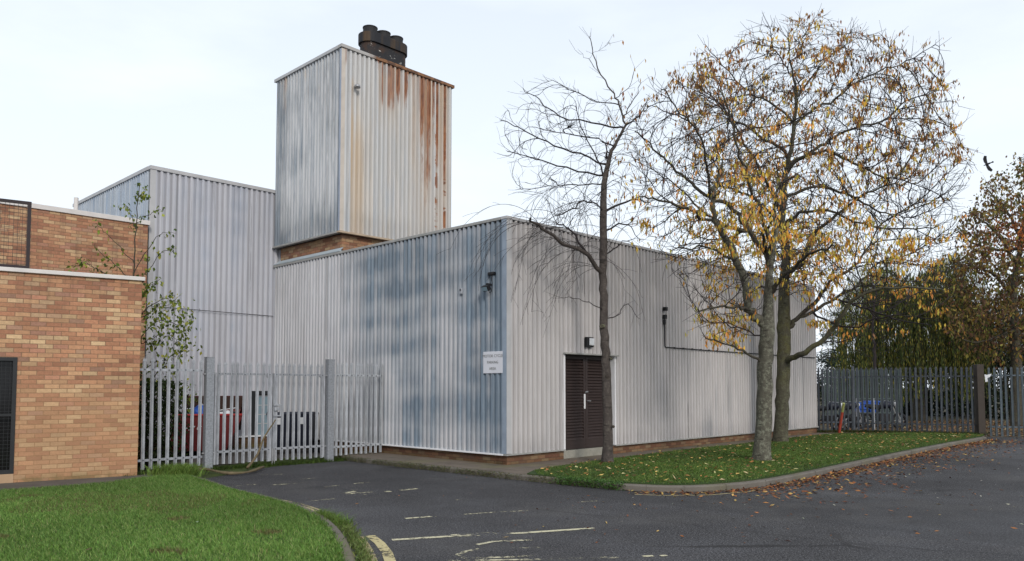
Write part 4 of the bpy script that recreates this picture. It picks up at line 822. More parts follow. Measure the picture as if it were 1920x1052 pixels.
def pal(n, cols, wts, var=.25):
    c = np.array(cols)[rng.choice(len(cols), n, p=np.array(wts)/sum(wts))]; return c*rng.uniform(1-var, 1+var, (n, 1))*rng.uniform(.92, 1.08, (n, 3))
def inpoly(x, y, poly):
    r = np.zeros(len(x), bool); j = len(poly)-1
    for i in range(len(poly)):
        xi, yi = poly[i][:2]; xj, yj = poly[j][:2]; c = ((yi > y) != (yj > y)) & (x < (xj-xi)*(y-yi)/(yj-yi+1e-12)+xi); r ^= c; j = i
    return r
def crown_pts(poly, n, Yc, half, test=None):
    """points spread through the crown's volume: outline in the picture gives its extent, depth bulges at the middle"""
    p = np.array(poly, float); c = p.mean(0); out = []
    while len(out) < n:
        x = rng.uniform(p[:, 0].min(), p[:, 0].max(), 2000); y = rng.uniform(p[:, 1].min(), p[:, 1].max(), 2000); k = inpoly(x, y, p); x, y = x[k], y[k]
        for px, py in zip(x, y):
            if test and not test(px, py): continue
            f = 1.
            for s_ in (1.15, 1.35, 1.6, 2., 3.):
                qx, qy = c[0]+(px-c[0])*s_, c[1]+(py-c[1])*s_
                if not inpoly(np.array([qx]), np.array([qy]), p)[0]: break
                f = 1/s_
            Y = Yc+rng.uniform(-1, 1)*half*math.sqrt(max(.05, 1-f**2)); out.append(at(px, py, Y))
            if len(out) >= n: break
    return out
def L3(px, Y0, Y1=None):
    Y1 = Y0 if Y1 is None else Y1; n = len(px)-1; return [at(x, y, Y0+(Y1-Y0)*i/max(n, 1)) for i, (x, y) in enumerate(px)]
def flare(tr, n, k, z=.1):
    for i in range(n): tr.r[i] *= 1+k*math.exp(-max(tr.p[i].z-z, 0)/.16)
# --- left, almost bare tree
B1 = G(1139, 868, .1); Y1 = B1.y; t1 = Tree(1.3)
t1.limb([(B1.x, B1.y, -.1), (B1.x, B1.y, .25)]+L3([(1140,820),(1138,740),(1136,690),(1134,633),(1132,570),(1131,513),(1131,439),(1132,359),(1140,308),(1151,274),(1174,234)], Y1), .135, .05, root=True, wob=.008)
n1 = len(t1.p)
for i in range(n1): f = i/n1; t1.r[i] = .108-.047*f**.8 if f < .68 else .079-.058*((f-.68)/.32)**.7
flare(t1, 10, .32)
t1.limb(L3([(1174,234),(1160,200),(1145,171),(1125,137),(1111,91),(1102,67)], Y1, Y1+.3), .024, .006)
for px, dy, r0, r1 in [([(1122,513),(1100,479),(1060,456),(1014,428),(994,411)], -1.2, .05, .018), ([(1100,479),(1075,440),(1060,425),(1040,418)], -.2, .025, .008), ([(1137,308),(1088,288),(1025,268),(974,240),(934,225)], -.8, .022, .006), ([(1168,245),(1128,234),(1048,217),(1014,188),(980,168)], .8, .02, .006),
    ([(1125,325),(1060,314),(1003,297),(951,285)], .9, .02, .006), ([(1128,388),(1100,375),(1071,394),(1040,405)], -1., .02, .008), ([(1137,394),(1174,377),(1219,377)], .6, .03, .01), ([(1132,350),(1120,300),(1095,250),(1080,200)], .9, .02, .006), ([(1151,274),(1120,262),(1060,250),(990,235)], -1., .018, .005),
    ([(1160,200),(1110,190),(1058,160),(1020,150)], .4, .012, .004), ([(1150,180),(1180,160),(1190,125)], -.2, .01, .004), ([(1165,215),(1190,185),(1200,150)], .3, .012, .004), ([(1174,240),(1200,215),(1215,190)], .5, .02, .006), ([(1131,440),(1160,420),(1180,425),(1205,450)], -.6, .02, .006), ([(1133,590),(1112,570),(1085,560),(1050,560)], -.5, .012, .004), ([(1134,600),(1160,585),(1180,570),(1200,600)], .3, .012, .004),
    ([(1131,480),(1150,470),(1175,450),(1195,470)], .7, .018, .005), ([(1128,340),(1085,345),(1030,350),(970,355)], -.6, .014, .004), ([(1120,137),(1100,110),(1085,100)], 0, .006, .003), ([(1112,95),(1130,88),(1142,80)], 0, .005, .003)]: t1.limb(L3(px, Y1, Y1+dy), r0, r1)
A1 = crown_pts([(935,215),(985,165),(1060,150),(1110,160),(1170,180),(1215,230),(1225,330),(1215,420),(1150,440),(1060,400),(990,370),(945,300)], 640, Y1, 1.5)
t1.colonize(A1, step=.15, infl=1.3, kill=.21, iters=40, bias=(0, 0, .02), jit=.12); t1.finish(tip=.0048)
ch = t1.chains(); tw, en = twigs(t1, 1, .28, rmax=.014, curl=.08, keep=lambda p: .8, r=.003); ch += tw
nw = 0       # weeping twigs from the low limb
for i in range(len(t1.p)):
    p = t1.p[i]
    if t1.r[i] and .008 < t1.r[i] < .055 and i > n1 and 3.6 < p.z < 5.4 and p.x < 2.1:
        for _ in range(random.choice((1, 1, 2, 2))):
            d = Vector((random.uniform(-1., .25), random.uniform(-.5, .3), random.uniform(-.1, .8))).normalized(); q = p.copy(); c = [q[:]]; ns_ = random.randint(9, 20)
            for j in range(ns_):
                d = (d+Vector((random.gauss(-.01, .05), random.gauss(0, .05), -.15))).normalized(); q = q+d*.11; c.append(q[:])
                if random.random() < .5 and j > 2:
                    d2 = (d+Vector((random.gauss(0, .5), random.gauss(0, .5), random.gauss(.2, .3)))).normalized(); q2 = q.copy(); c2 = [q2[:]]
                    for jj in range(random.randint(2, 5)): d2 = (d2+Vector((0, 0, -.10))).normalized(); q2 = q2+d2*.08; c2.append(q2[:])
                    ch.append((c2, [.0026]*len(c2)))
            ch.append((c, list(np.linspace(.0055, .0026, len(c)))))
E1 = empty('slender_tree', B1, 'slender nearly bare tree with drooping twigs in front of the brown doors', 'tree')
big = [c for c in ch if max(c[1]) > .045]; small = [c for c in ch if max(c[1]) <= .045]
tubes(big, 'trunk', M_['bark1'], E1); tubes(small, 'branches', M_['twig'], E1)
m = MB()
for (px, py, r) in ((1139,705,.05),(1128,612,.05),(1131,612,.04),(1146,672,.03),(1150,800,.03)):
    q = at(px, py, Y1-.085); m.tube([q, q+Vector((0, -.03, 0))], [r, r*.8], 10); m.tube([q+Vector((0, -.031, 0)), q+Vector((0, -.033, 0))], [r*.7, r*.5], 10)
m.build('branch_scar', bark_mat('scar', (.05,.04,.035)), E1)
lp = [p for p in en if p[0].x > 2. and p[0].z > 4.6]; lp = random.sample(lp, min(len(lp), 150)); n = len(lp)
leaf_mesh('foliage', [p[0][:] for p in lp], rng.uniform(.08, .13, n), pal(n, [(.42,.20,.04),(.45,.27,.05),(.25,.10,.04)], (4, 3, 2)), E1, M_['leaf'])
# --- front tree of the pair
B2 = G(1428, 864, .1); Y2 = B2.y; t2 = Tree()
t2.limb([(B2.x, B2.y, -.1), (B2.x+.01, B2.y, .3)]+L3([(1432,800),(1434,740),(1435,680),(1437,640),(1440,587),(1441,543),(1444,505),(1450,470),(1455,430),(1452,390),(1460,340)], Y2, Y2-.6), .215, .1, root=True, wob=.008); n2 = len(t2.p)
for i in range(n2): f = i/n2; t2.r[i] = .178-.065*f if f < .45 else .149-.135*((f-.45)/.55)**.55
flare(t2, 10, .28)
for px, dy, r0, r1 in [([(1430,620),(1418,600),(1405,578),(1397,528),(1378,479),(1358,444),(1341,410),(1338,380),(1340,355),(1350,319)], -1.2, .10, .03), ([(1402,577),(1380,572),(1348,577),(1308,583)], -1.5, .035, .012), ([(1417,671),(1395,660),(1368,649),(1323,632)], -1., .03, .010),
    ([(1442,510),(1427,464),(1397,424),(1368,385),(1330,371),(1296,345),(1260,310),(1228,280),(1190,245)], 1., .06, .012), ([(1358,444),(1330,425),(1303,400),(1270,385),(1225,375),(1195,370)], -1.8, .04, .01), ([(1378,479),(1350,470),(1310,462),(1260,470)], -2., .03, .008),
    ([(1448,500),(1445,460),(1435,420),(1420,380),(1400,330),(1385,280),(1370,225),(1350,170)], -1.5, .055, .012), ([(1341,410),(1310,390),(1270,350),(1240,330)], .6, .03, .008), ([(1350,319),(1330,280),(1300,240),(1265,200),(1240,165)], -1.4, .028, .008), ([(1350,319),(1360,280),(1365,230),(1355,190)], -.8, .024, .008),
    ([(1440,560),(1470,520),(1500,490),(1530,470),(1570,460)], -2.2, .05, .012), ([(1454,485),(1440,440),(1450,400),(1465,350)], -1.9, .04, .012), ([(1420,640),(1400,620),(1360,610),(1320,600)], -.4, .02, .007), ([(1397,424),(1375,440),(1330,450),(1290,430)], 2., .03, .008)]: t2.limb(L3(px, Y2, Y2+dy), r0, r1)
C2 = [(1178,300),(1190,210),(1250,140),(1330,130),(1400,170),(1450,260),(1500,380),(1560,440),(1560,520),(1480,560),(1420,600),(1390,660),(1330,650),(1290,590),(1260,520),(1215,450)]
t2.colonize(crown_pts(C2, 3300, Y2-.3, 2.3), step=.14, infl=1.4, kill=.21, iters=70, bias=(0, 0, .12)); t2.finish(tip=.0052)
ch = t2.chains(); tw, en2 = twigs(t2, 1, .30, rmax=.014, curl=.07, keep=lambda p: .9, r=.0046); ch += tw
E2 = empty('autumn_tree', B2, 'front one of two autumn trees, grey lichen-spotted trunk nearest the kerb, yellow leaves', 'tree', 'pair of large autumn trees on the verge')
tubes([c for c in ch if max(c[1]) > .09], 'trunk', M_['bark2'], E2); tubes([c for c in ch if .03 < max(c[1]) <= .09], 'limb', M_['limb'], E2); tubes([c for c in ch if max(c[1]) <= .03], 'branches', M_['twig'], E2)
def leafset(ends, tr, n, Yf, tone, parent, smax=.15):
    P_ = []; k = 0; pool = [e[0] for e in ends]+[e[1] for e in ends]+[tr.p[i] for i in range(len(tr.p)) if tr.fin[i] < .009]
    nzs = rng.uniform(0, 6.28, 6)
    wt = np.array([max(.02, tone(p))*(.25+max(0, math.sin(p.x*1.9+nzs[0])+math.sin(p.y*2.1+nzs[1])+math.sin(p.z*2.3+nzs[2])+.7)) for p in pool])
    nc = n//5; ci = rng.choice(len(pool), nc, p=wt/wt.sum()); sz = rng.gamma(1.1, 1., nc)+.15; own = rng.choice(nc, n, p=sz/sz.sum()); tone_c = rng.random(nc)[own][:, None]
    pos = np.array([pool[i][:] for i in ci])[own]+rng.normal(size=(n, 3))*np.array([.07, .07, .055]); z = pos[:, 2]
    c = np.where(((z+rng.normal(0, .7, n)) > Yf)[:, None]*(tone_c < .8), pal(n, [(.36,.17,.06),(.27,.125,.055),(.44,.25,.07),(.48,.33,.08),(.18,.10,.05)], (4, 3, 3, 1.5, 1.5)), pal(n, [(.66,.40,.06),(.60,.27,.05),(.60,.47,.08),(.34,.31,.07),(.66,.30,.09),(.24,.13,.06)], (5, 3, 4, 2.5, 2, 1))*(.85+.5*tone_c))
    leaf_mesh('foliage', pos, rng.uniform(.065, smax*.92, n), c, parent, M_['leaf'], hang=.82)
leafset(en2, t2, 4700, 6.2, lambda p: 1.+.5*(p.z < 5), E2)
# --- rear tree of the pair
B3 = G(1463, 829, .1); Y3 = B3.y; t3 = Tree()
t3.limb([(B3.x, B3.y, -.1), (B3.x+.01, B3.y, .3)]+L3([(1466,780),(1467,726),(1469,681),(1469,627),(1469,578),(1471,528),(1474,489),(1472,450),(1467,415),(1470,371),(1471,339),(1483,280),(1490,224),(1493,180),(1487,140),(1480,104),(1483,75)], Y3, Y3-.6), .3, .02, root=True, wob=.012); n3 = len(t3.p)
for i in range(n3): f = i/n3; t3.r[i] = .198-.02*min(f/.3, 1)-(max(f-.3, 0)/.7)**.75*.172
flare(t3, 10, .25)
for px, dy, r0, r1 in [([(1478,680),(1494,668),(1516,657),(1556,622),(1575,597),(1605,558),(1645,543),(1704,538),(1773,543)], -2.5, .085, .014), ([(1474,630),(1484,612),(1496,597),(1536,558),(1556,528),(1600,499),(1630,460),(1650,420)], .8, .08, .012), ([(1496,600),(1536,578),(1575,553),(1610,533),(1640,499),(1690,480),(1740,470)], 2.3, .07, .012),
    ([(1473,530),(1486,505),(1501,494),(1526,444),(1560,410),(1600,380),(1650,350),(1700,345)], -2.2, .07, .012), ([(1475,325),(1499,299),(1539,285),(1579,295),(1619,315),(1659,331),(1720,345)], -1.8, .06, .010), ([(1484,305),(1499,296),(1539,275),(1571,252),(1611,236),(1659,224),(1699,192),(1760,170)], 1.6, .06, .010),
    ([(1488,240),(1500,225),(1527,204),(1563,188),(1603,156),(1651,132),(1699,116),(1755,84)], -.8, .05, .008), ([(1492,200),(1507,168),(1527,140),(1551,112),(1580,80),(1600,50)], .9, .035, .006), ([(1478,290),(1460,272),(1435,262),(1404,240),(1370,220),(1340,192),(1310,140)], -2., .05, .008), ([(1488,240),(1465,210),(1436,186),(1404,172),(1372,144),(1340,104),(1320,80)], 1.5, .04, .007),
    ([(1467,400),(1452,367),(1432,331),(1405,285),(1372,224),(1340,170)], -2.5, .06, .010), ([(1487,150),(1470,120),(1450,90),(1440,50)], -.8, .025, .006), ([(1482,104),(1500,80),(1520,50),(1530,30)], .5, .02, .005), ([(1470,370),(1510,355),(1550,350),(1600,370),(1660,400),(1720,410)], 2.5, .05, .010),
    ([(1471,420),(1500,400),(1550,395),(1620,420),(1700,430),(1760,425)], -2.6, .05, .010), ([(1467,430),(1440,395),(1410,370),(1370,355),(1320,340),(1270,330)], 1.8, .05, .010), ([(1473,500),(1455,470),(1430,440),(1390,430),(1350,425)], 2., .04, .010), ([(1605,558),(1640,580),(1690,600),(1745,610)], -2.7, .03, .008), ([(1556,622),(1590,625),(1640,600),(1700,590),(1760,600)], -2.4, .03, .007), ([(1516,657),(1545,640),(1580,640),(1620,625)], -1., .025, .006)]: t3.limb(L3(px, Y3-.3, Y3-.3+dy), r0, r1)
C3 = [(1300,120),(1350,92),(1440,48),(1490,36),(1570,48),(1650,68),(1710,92),(1765,110),(1790,170),(1808,240),(1825,330),(1800,410),(1790,480),(1780,560),(1700,600),(1600,620),(1530,630),(1500,560),(1440,500),(1370,420),(1320,330),(1270,250)]
t3.colonize(crown_pts(C3, 7000, Y3-.4, 3.6), step=.18, infl=1.9, kill=.26, iters=70, bias=(0, 0, .14)); t3.finish(tip=.0068)
ch = t3.chains(); tw, en3 = twigs(t3, 1, .42, rmax=.016, curl=.07, keep=lambda p: .9, r=.0054); ch += tw
E3 = empty('autumn_tree', B3, 'rear and tallest of two autumn trees, dark mossy trunk nearest the pale wall', 'tree', 'pair of large autumn trees on the verge')
tubes([c for c in ch if max(c[1]) > .10], 'trunk', M_['bark3'], E3); tubes([c for c in ch if .04 < max(c[1]) <= .10], 'limb', M_['limb'], E3); tubes([c for c in ch if max(c[1]) <= .04], 'branches', M_['twig'], E3)
leafset(en3, t3, 11000, 6.9, lambda p: (1. if p.z > 6.5 else 1.1) if p.x < 11.2 else (.25 if p.z < 8 else .8), E3, .19)
# --- sapling behind the brick building
Y4 = 16.6; t4 = Tree(); t4.limb(L3([(266,880),(262,800),(258,700),(256,600),(250,530),(252,470),(255,430),(258,380),(262,345)], Y4), .03, .006, root=True, wob=.01)
for px, dy in [([(252,500),(225,465),(195,435),(178,418)], -.8), ([(250,530),(215,495),(185,470),(176,456)], -.5), ([(251,505),(272,470),(300,440),(325,437)], -.3), ([(250,540),(275,505),(310,470),(332,466)], -.6), ([(256,420),(280,400),(300,392)], 0), ([(256,430),(245,400),(230,380)], .3), ([(254,600),(285,570),(320,560),(345,590)], -.4), ([(255,580),(275,545),(305,520)], 0), ([(257,640),(290,600),(330,610),(358,605)], -.7),
    ([(257,660),(280,640),(310,630),(345,640)], -.3), ([(250,540),(200,510),(160,495),(130,500)], -.5), ([(200,510),(170,495),(148,485)], -.5), ([(258,690),(285,680),(320,670),(345,655)], -.6), ([(256,610),(280,590),(300,570),(322,575)], .3), ([(258,700),(290,720),(330,735),(360,745)], -.5), ([(258,380),(268,362),(275,355)], 0), ([(262,750),(290,700),(310,690)], -.2), ([(264,820),(290,790),(300,750)], .2)]: t4.limb(L3(px, Y4, Y4+dy), .012, .003)
t4.finish(tip=.003); E4 = empty('sapling', G(266, 884, .0).lerp(Vector((at(266, 800, Y4).x, Y4, 0)), 1.), 'thin green-leaved sapling growing behind the corner of the low brick building', 'tree'); tubes(t4.chains(), 'stem', M_['limb'], E4)
ps = [t4.p[i] for i in range(len(t4.p)) if t4.r[i] < .010 and i > 20]; n = 1250
wt = np.array([(1.0 if p.z > 3.9 else 4.5 if p.x > -4.9 or p.z < 3.9 else 2)*(.3+(math.sin(p.x*6)+math.sin(p.z*5)+1.2 > 0)) for p in ps]); ix = rng.choice(len(ps), n, p=wt/wt.sum()); pos = np.array([ps[i][:] for i in ix]); lowm = (pos[:, 2] < 3.6)[:, None]; pos = pos+rng.normal(size=(n, 3))*np.where(lowm, .13, .05)
leaf_mesh('foliage', pos, rng.uniform(.06, .11, n), pal(n, [(.09,.13,.02),(.20,.25,.04),(.34,.34,.06),(.05,.08,.02)], (4, 4, 2, 2)), E4, M_['leaf'], hang=.6, wr=.75)
n = 2600; b = np.array([-7.3, 15.8, 0.]); pos = b+rng.uniform(-1, 1, (n, 3))*np.array([.42, .7, .0])+np.array([0, 0, 1])*rng.uniform(0.05, 1.75, (n, 1))**1.0; pos[:, 0] += pos[:, 2]*.05
E5 = empty('dark_bush', (b[0], b[1], 0), 'dark green bush filling the corner behind the short fence by the brick building', 'bush'); leaf_mesh('foliage', pos, rng.uniform(.06, .11, n), pal(n, [(.015,.03,.008),(.03,.05,.012),(.05,.08,.02)], (4, 3, 1)), E5, M_['leaf'], hang=.5, wr=.7)
st = MB(); [st.tube([(random.uniform(-.2,.2), random.uniform(-.3,.3), -.05), (random.uniform(-.5,.5), random.uniform(-.6,.6), 1.6)], [.02, .006], 5) for _ in range(9)]; st.build('stem', M_['limb'], E5, WM[E5.name])
def blob_leaves(c, rad, n, size, cols, wts, parent, hang=.5, wr=.6, shell=.45, holes=3., var=.35, mat='needle'):
    u_ = rng.normal(size=(n*3, 3)); u_ /= np.linalg.norm(u_, axis=1)[:, None]; r_ = rng.uniform(shell**3, 1, (n*3, 1))**(1/3); p = u_*r_; ph = rng.uniform(0, 6.28, 6); q = p*np.array(rad)
    k = (np.sin(q[:, 0]*holes+ph[0])+np.sin(q[:, 1]*holes*1.1+ph[1])+np.sin(q[:, 2]*holes*1.2+ph[2])+.6*np.sin(q[:, 0]*holes*2.3+q[:, 2]*holes*2+ph[3])) > -.35; q = q[k][:n]; n = len(q)
    return leaf_mesh('foliage', q+np.array(c), rng.uniform(size[0], size[1], n), pal(n, cols, wts, var), parent, M_[mat], hang=hang, wr=wr)
# weeping willow
def willow(px, Yw, w_, ztop, label, cols, n_str, zb=1.2):
    q = at(px, 700, Yw); E = empty('weeping_willow', (q.x, q.y, 0), label, 'tree', 'weeping willows beyond the dark fence'); t = Tree(); top = Vector((q.x, q.y, ztop))
    t.limb([(q.x, q.y, -.1), (q.x+.1, q.y, ztop*.35), (q.x-.1, q.y, ztop*.6)], .35, .2, root=True)
    ends = []
    for k in range(16):
        a = k*2.4; R = w_*random.uniform(.35, 1.); e = Vector((q.x+R*math.cos(a), q.y+R*math.sin(a), ztop*random.uniform(.85, 1.)-R*.25)); t.limb([(q.x, q.y, ztop*random.uniform(.4, .6)), ((q.x+e.x)/2, (q.y+e.y)/2, e.z*.95), e], .09, .02); ends.append(e)
    t.finish(); src = [p for i, p in enumerate(t.p) if p.z > ztop*.62]; C_ = t.chains(); pos = []; dd = []
    for _ in range(n_str):
        s_ = random.choice(src)+Vector((random.gauss(0, .25), random.gauss(0, .25), random.uniform(0, .3))); o = Vector((s_.x-q.x, s_.y-q.y, 0)); o = o.normalized() if o.length > 0 else Vector((1, 0, 0)); d = Vector((o.x*.6, o.y*.6, .5)); p = s_.copy(); c = [p[:]]; low = zb+random.random()*2.2
        while p.z > low and len(c) < 60:
            d = (d+Vector((random.gauss(0, .04), random.gauss(0, .04), -.35))).normalized(); p = p+d*.28; c.append(p[:])
            for _k in range(4): pos.append((p.x+random.gauss(0, .03), p.y+random.gauss(0, .03), p.z+random.uniform(-.14, .14)))
        C_.append((c[::2] if len(c) > 5 else c, [.006]*len(c[::2] if len(c) > 5 else c)))
    tubes(C_, 'trunk', M_['limb'], E); pos = np.array(pos); n = len(pos); leaf_mesh('foliage', pos, rng.uniform(.12, .22, n), pal(n, cols, (4, 3, 2, 1.2), .35), E, M_['needle'], hang=.93, wr=.22)
WC = [(.05,.075,.022),(.12,.15,.035),(.24,.23,.045),(.34,.28,.05)]
willow(1722, 37, 2.7, 8.0, 'yellow-green weeping willow with long hanging strands beyond the dark fence', WC, 800)
willow(1840, 42, 3.6, 7.4, 'dark weeping willow half hidden behind the orange-leaved tree', [(.012,.022,.008),(.022,.035,.012),(.04,.045,.012),(.07,.07,.02)], 420)
# blue-green conifer
q = at(1582, 700, 46); E = empty('cedar_tree', (q.x, q.y, 0), 'blue-green cedar with layered branches just beyond the long building', 'tree'); C_ = [([(q.x, q.y, -.1), (q.x, q.y, 3), (q.x, q.y, 6.2)], [.25, .18, .05])]; pos = []
for k in range(64):
    z = random.uniform(.9, 6.0); a = random.uniform(0, 6.28); R = (6.6-z)*.50*random.uniform(.6, 1.1)+.3; e = (q.x+R*math.cos(a), q.y+R*math.sin(a), z-R*.12); C_.append(([(q.x, q.y, z), ((q.x+e[0])/2, (q.y+e[1])/2, z+.1), e], [.04, .03, .01]))
    for _ in range(150): f = random.uniform(.2, 1.05); pos.append((q.x+(e[0]-q.x)*f+random.gauss(0, .17), q.y+(e[1]-q.y)*f+random.gauss(0, .17), z+(e[2]-z)*f+random.gauss(0, .06)))
tubes(C_, 'trunk', M_['limb'], E); pos = np.array(pos); n = len(pos); leaf_mesh('foliage', pos, rng.uniform(.10, .2, n), pal(n, [(.03,.05,.05),(.05,.08,.08),(.09,.13,.13),(.02,.035,.03)], (4, 3, 2, 2)), E, M_['needle'], hang=.2, wr=.3)
# orange-leaved tree at the right edge
Y6 = 32.; t6 = Tree(); q = at(1905, 760, Y6); t6.limb([(q.x, q.y, -.1), at(1905, 640, Y6), at(1900, 540, Y6), at(1915, 450, Y6), at(1930, 330, Y6)], .25, .04, root=True)
for px, dy in [([(1902,560),(1870,520),(1830,500),(1790,500)], -1), ([(1903,600),(1860,590),(1810,560),(1780,555)], 1), ([(1905,500),(1880,450),(1850,420),(1820,400)], -1.5), ([(1912,450),(1890,400),(1870,375),(1850,355)], 1), ([(1903,540),(1940,500),(1990,470)], 0), ([(1915,420),(1960,380),(2000,350)], 1), ([(1903,620),(1850,640),(1815,640),(1790,620)], -1.6), ([(1910,470),(1860,470),(1815,450),(1795,430)], 2)]: t6.limb(L3(px, Y6, Y6+dy), .08, .012)
C6 = [(1772,560),(1790,470),(1815,400),(1845,350),(1880,330),(1930,290),(2010,300),(2060,420),(2050,600),(1980,670),(1850,680),(1790,640)]
t6.colonize(crown_pts(C6, 1700, Y6, 3.2), step=.26, infl=2.4, kill=.42, iters=45); t6.finish(tip=.008); ch = t6.chains(); tw, e6 = twigs(t6, 1, .5, rmax=.02, r=.006, keep=lambda p: .8); ch += tw
E6 = empty('orange_tree', (q.x, q.y, 0), 'dense tree with brown, olive and orange leaves at the right edge beyond the fence', 'tree'); tubes([c for c in ch if max(c[1]) > .03], 'trunk', M_['limb'], E6); tubes([c for c in ch if max(c[1]) <= .03], 'branches', M_['twig'], E6)
pool = np.array([e[0][:] for e in e6]+[e[1][:] for e in e6]+[p[:] for i, p in enumerate(t6.p) if t6.fin[i] < .02]); n = 13000; pos = pool[rng.integers(0, len(pool), n)]+rng.normal(size=(n, 3))*.11
hot = (np.abs(pos[:, 2]-8.3+np.sin(pos[:, 0])*.3) < .8)[:, None] & (pos[:, 0:1] > 20.0) & (rng.random((n, 1)) < .8)
leaf_mesh('foliage', pos, rng.uniform(.12, .22, n), np.where(hot, pal(n, [(.48,.16,.04),(.36,.12,.04)], (1, 1)), pal(n, [(.16,.085,.05),(.21,.14,.05),(.25,.21,.05),(.10,.105,.03),(.38,.21,.05),(.09,.05,.03)], (4, 3, 3, 3, 1.2, 2))), E6, M_['leaf'], hang=.6, wr=.55)
# bare tree between cedar and willow, and dark evergreens behind
Y7 = 34.; t7 = Tree(); q = at(1640, 760, Y7); t7.limb([(q.x, q.y, -.1), at(1640, 660, Y7), at(1636, 600, Y7), at(1645, 545, Y7)], .10, .03, root=True); t7.colonize(crown_pts([(1590,640),(1600,560),(1650,500),(1700,520),(1700,620),(1660,680),(1610,680)], 500, Y7, 1.6), step=.24, infl=2.5, kill=.4, iters=30); t7.finish(tip=.008)
E7 = empty('bare_tree', (q.x, q.y, 0), 'small bare dark tree between the cedar and the willow', 'tree'); tubes(t7.chains(), 'trunk', M_['twig'], E7)
for i, (px, Yh, rx, rz, lb) in enumerate([(1700, 45, 3.6, 2.5, 'low dark evergreen shrub behind the willow'), (1800, 44, 4., 3.3, 'broad dark evergreen shrub between the willow and the orange tree'), (1895, 40, 4.2, 2.9, 'dark evergreen shrub under the orange tree at the right edge'), (2010, 40, 4, 3.5, 'dark evergreen shrub at the far right beyond the frame edge'), (1560, 55, 4, 2.2, 'low dark shrub behind the cedar')]):
    if i == 3: continue
    q = at(px, 760, Yh); E = empty('evergreen_shrub', (q.x, q.y, 0), lb, 'shrub', 'dark evergreens along the far boundary'); blob_leaves((q.x, q.y, rz*.8), (rx, 2.2, rz), 6500, (.12, .24), [(.010,.018,.008),(.018,.030,.012),(.03,.045,.015)], (4, 3, 1), E, shell=.2, holes=2., var=.4)
    st = MB(); [st.tube([(random.uniform(-.3,.3), random.uniform(-.3,.3), -.05), (random.uniform(-1.5,1.5), random.uniform(-1,1), rz*1.1)], [.09, .02], 5) for _ in range(7)]; st.build('trunk', M_['limb'], E, WM[E.name])
# far fence, rails, motorcycles and crates behind the right-hand fence
a = at(1540, 730, 35); b = at(1690, 730, 33.); fence('palisade_fence', (a.x, a.y, 0), (b.x, b.y, 0), 34, 2.35, .05, M_['galvg'], 'distant green-grey palisade fence seen through the dark fence near the cedar', rails=(.4, 2.0), fb=False)
a = at(1607, 790, 29.5); b = at(1672, 790, 29.2); rl = empty('guard_rail', (a.x, a.y, 0), 'grey metal guard rail with two bars behind the dark fence', 'railing'); d = b-a; 
for z in (.62, 1.15): MB().tube([(0, 0, z), (d.x, d.y, z)], .022, 6).build('bar', M_['galvg'], rl, WM[rl.name])
for f in (0, .5, 1): MB().tube([(d.x*f, d.y*f, -.03), (d.x*f, d.y*f, 1.18)], .025, 6).build('post', M_['galv'], rl, WM[rl.name])
def motorbike(p, rot, label):
    t = empty('motorcycle', p, label, 'motorcycle', 'motorcycles parked behind the dark fence', Matrix.Rotation(rot, 4, 'Z')); W0 = WM[t.name]
    for x in (-.68, .68):
        m = MB(); pts = [(x+.27*math.cos(k*math.pi/10), 0, .30+.27*math.sin(k*math.pi/10)) for k in range(21)]; m.tube(pts, .055, 6, False); wh = m.build('wheel', M_['black'], t, W0)
        m = MB(); m.cyl((x, -.04, .30), .06, .08, 10, 'y'); [m.tube([(x, 0, .3), (x+.25*math.cos(k*1.05), 0, .3+.25*math.sin(k*1.05))], .012, 4) for k in range(6)]; m.build('rim', M_['steel'], wh, W0)
    m = MB(); m.tube([(-.68, 0, .3), (-.2, 0, .45), (.2, 0, .4), (.35, 0, .8), (-.15, 0, .78), (-.2, 0, .45)], .03, 6); m.box((-.2, -.14, .28), (.22, .14, .58)); m.build('frame', M_['black'], t, W0)
    m = MB(); m.tube([(-.05, 0, .86), (.1, 0, .93), (.3, 0, .92), (.42, 0, .86)], [.08, .15, .15, .07], 10); m.build('fuel_tank', M_['navy'], t, W0, smooth=True)
    m = MB(); m.tube([(-.72, 0, .88), (-.4, 0, .84), (-.05, 0, .84)], [.05, .11, .08], 8); m.build('seat', M_['black'], t, W0, smooth=True)
    for s in (-.09, .09): MB().tube([(.68, s, .3), (.42, s, 1.02)], .022, 6).build('fork', M_['steel'], t, W0)
    m = MB(); m.tube([(.30, -.36, 1.08), (.40, -.1, 1.05), (.40, .1, 1.05), (.30, .36, 1.08)], .015, 6); m.build('handlebar', M_['steel'], t, W0)
    m = MB(); m.tube([(.50, 0, .95), (.58, 0, .95)], [.07, .085], 12); m.build('headlight', M_['bag'], t, W0)
    MB().tube([(.1, .15, .3), (-.3, .17, .28), (-.85, .18, .38)], [.02, .03, .045], 8).build('exhaust', M_['steel'], t, W0)
for px, Yb, r, lb in ((1553, 28.6, .2, 'dark motorcycle parked nearest the building corner behind the fence'), (1590, 29.3, .5, 'dark motorcycle parked behind the leaning pole'), (1655, 30.5, .1, 'dark motorcycle parked beside the blue crates')):
    q = at(px, 780, Yb); motorbike((q.x, q.y, -.02), r, lb)
for px, z, lb in ((1617, .55, 'lower bright blue plastic crate behind the fence'), (1634, .62, 'taller bright blue plastic crate behind the fence')):
    q = at(px, 760, 31.5); m = MB(); m.box((-.22, -.2, z-.05), (.22, .2, z+.42)); m.box((-.25, -.23, z+.36), (.25, .23, z+.425)); m.box((-.18, -.24, z+.15), (.18, -.2, z+.2)); o = m.build('crate', M_['blue'], None, T((q.x, q.y, 0)), bevel=.01); tag(o, lb, 'crate', 'blue crates behind the fence')
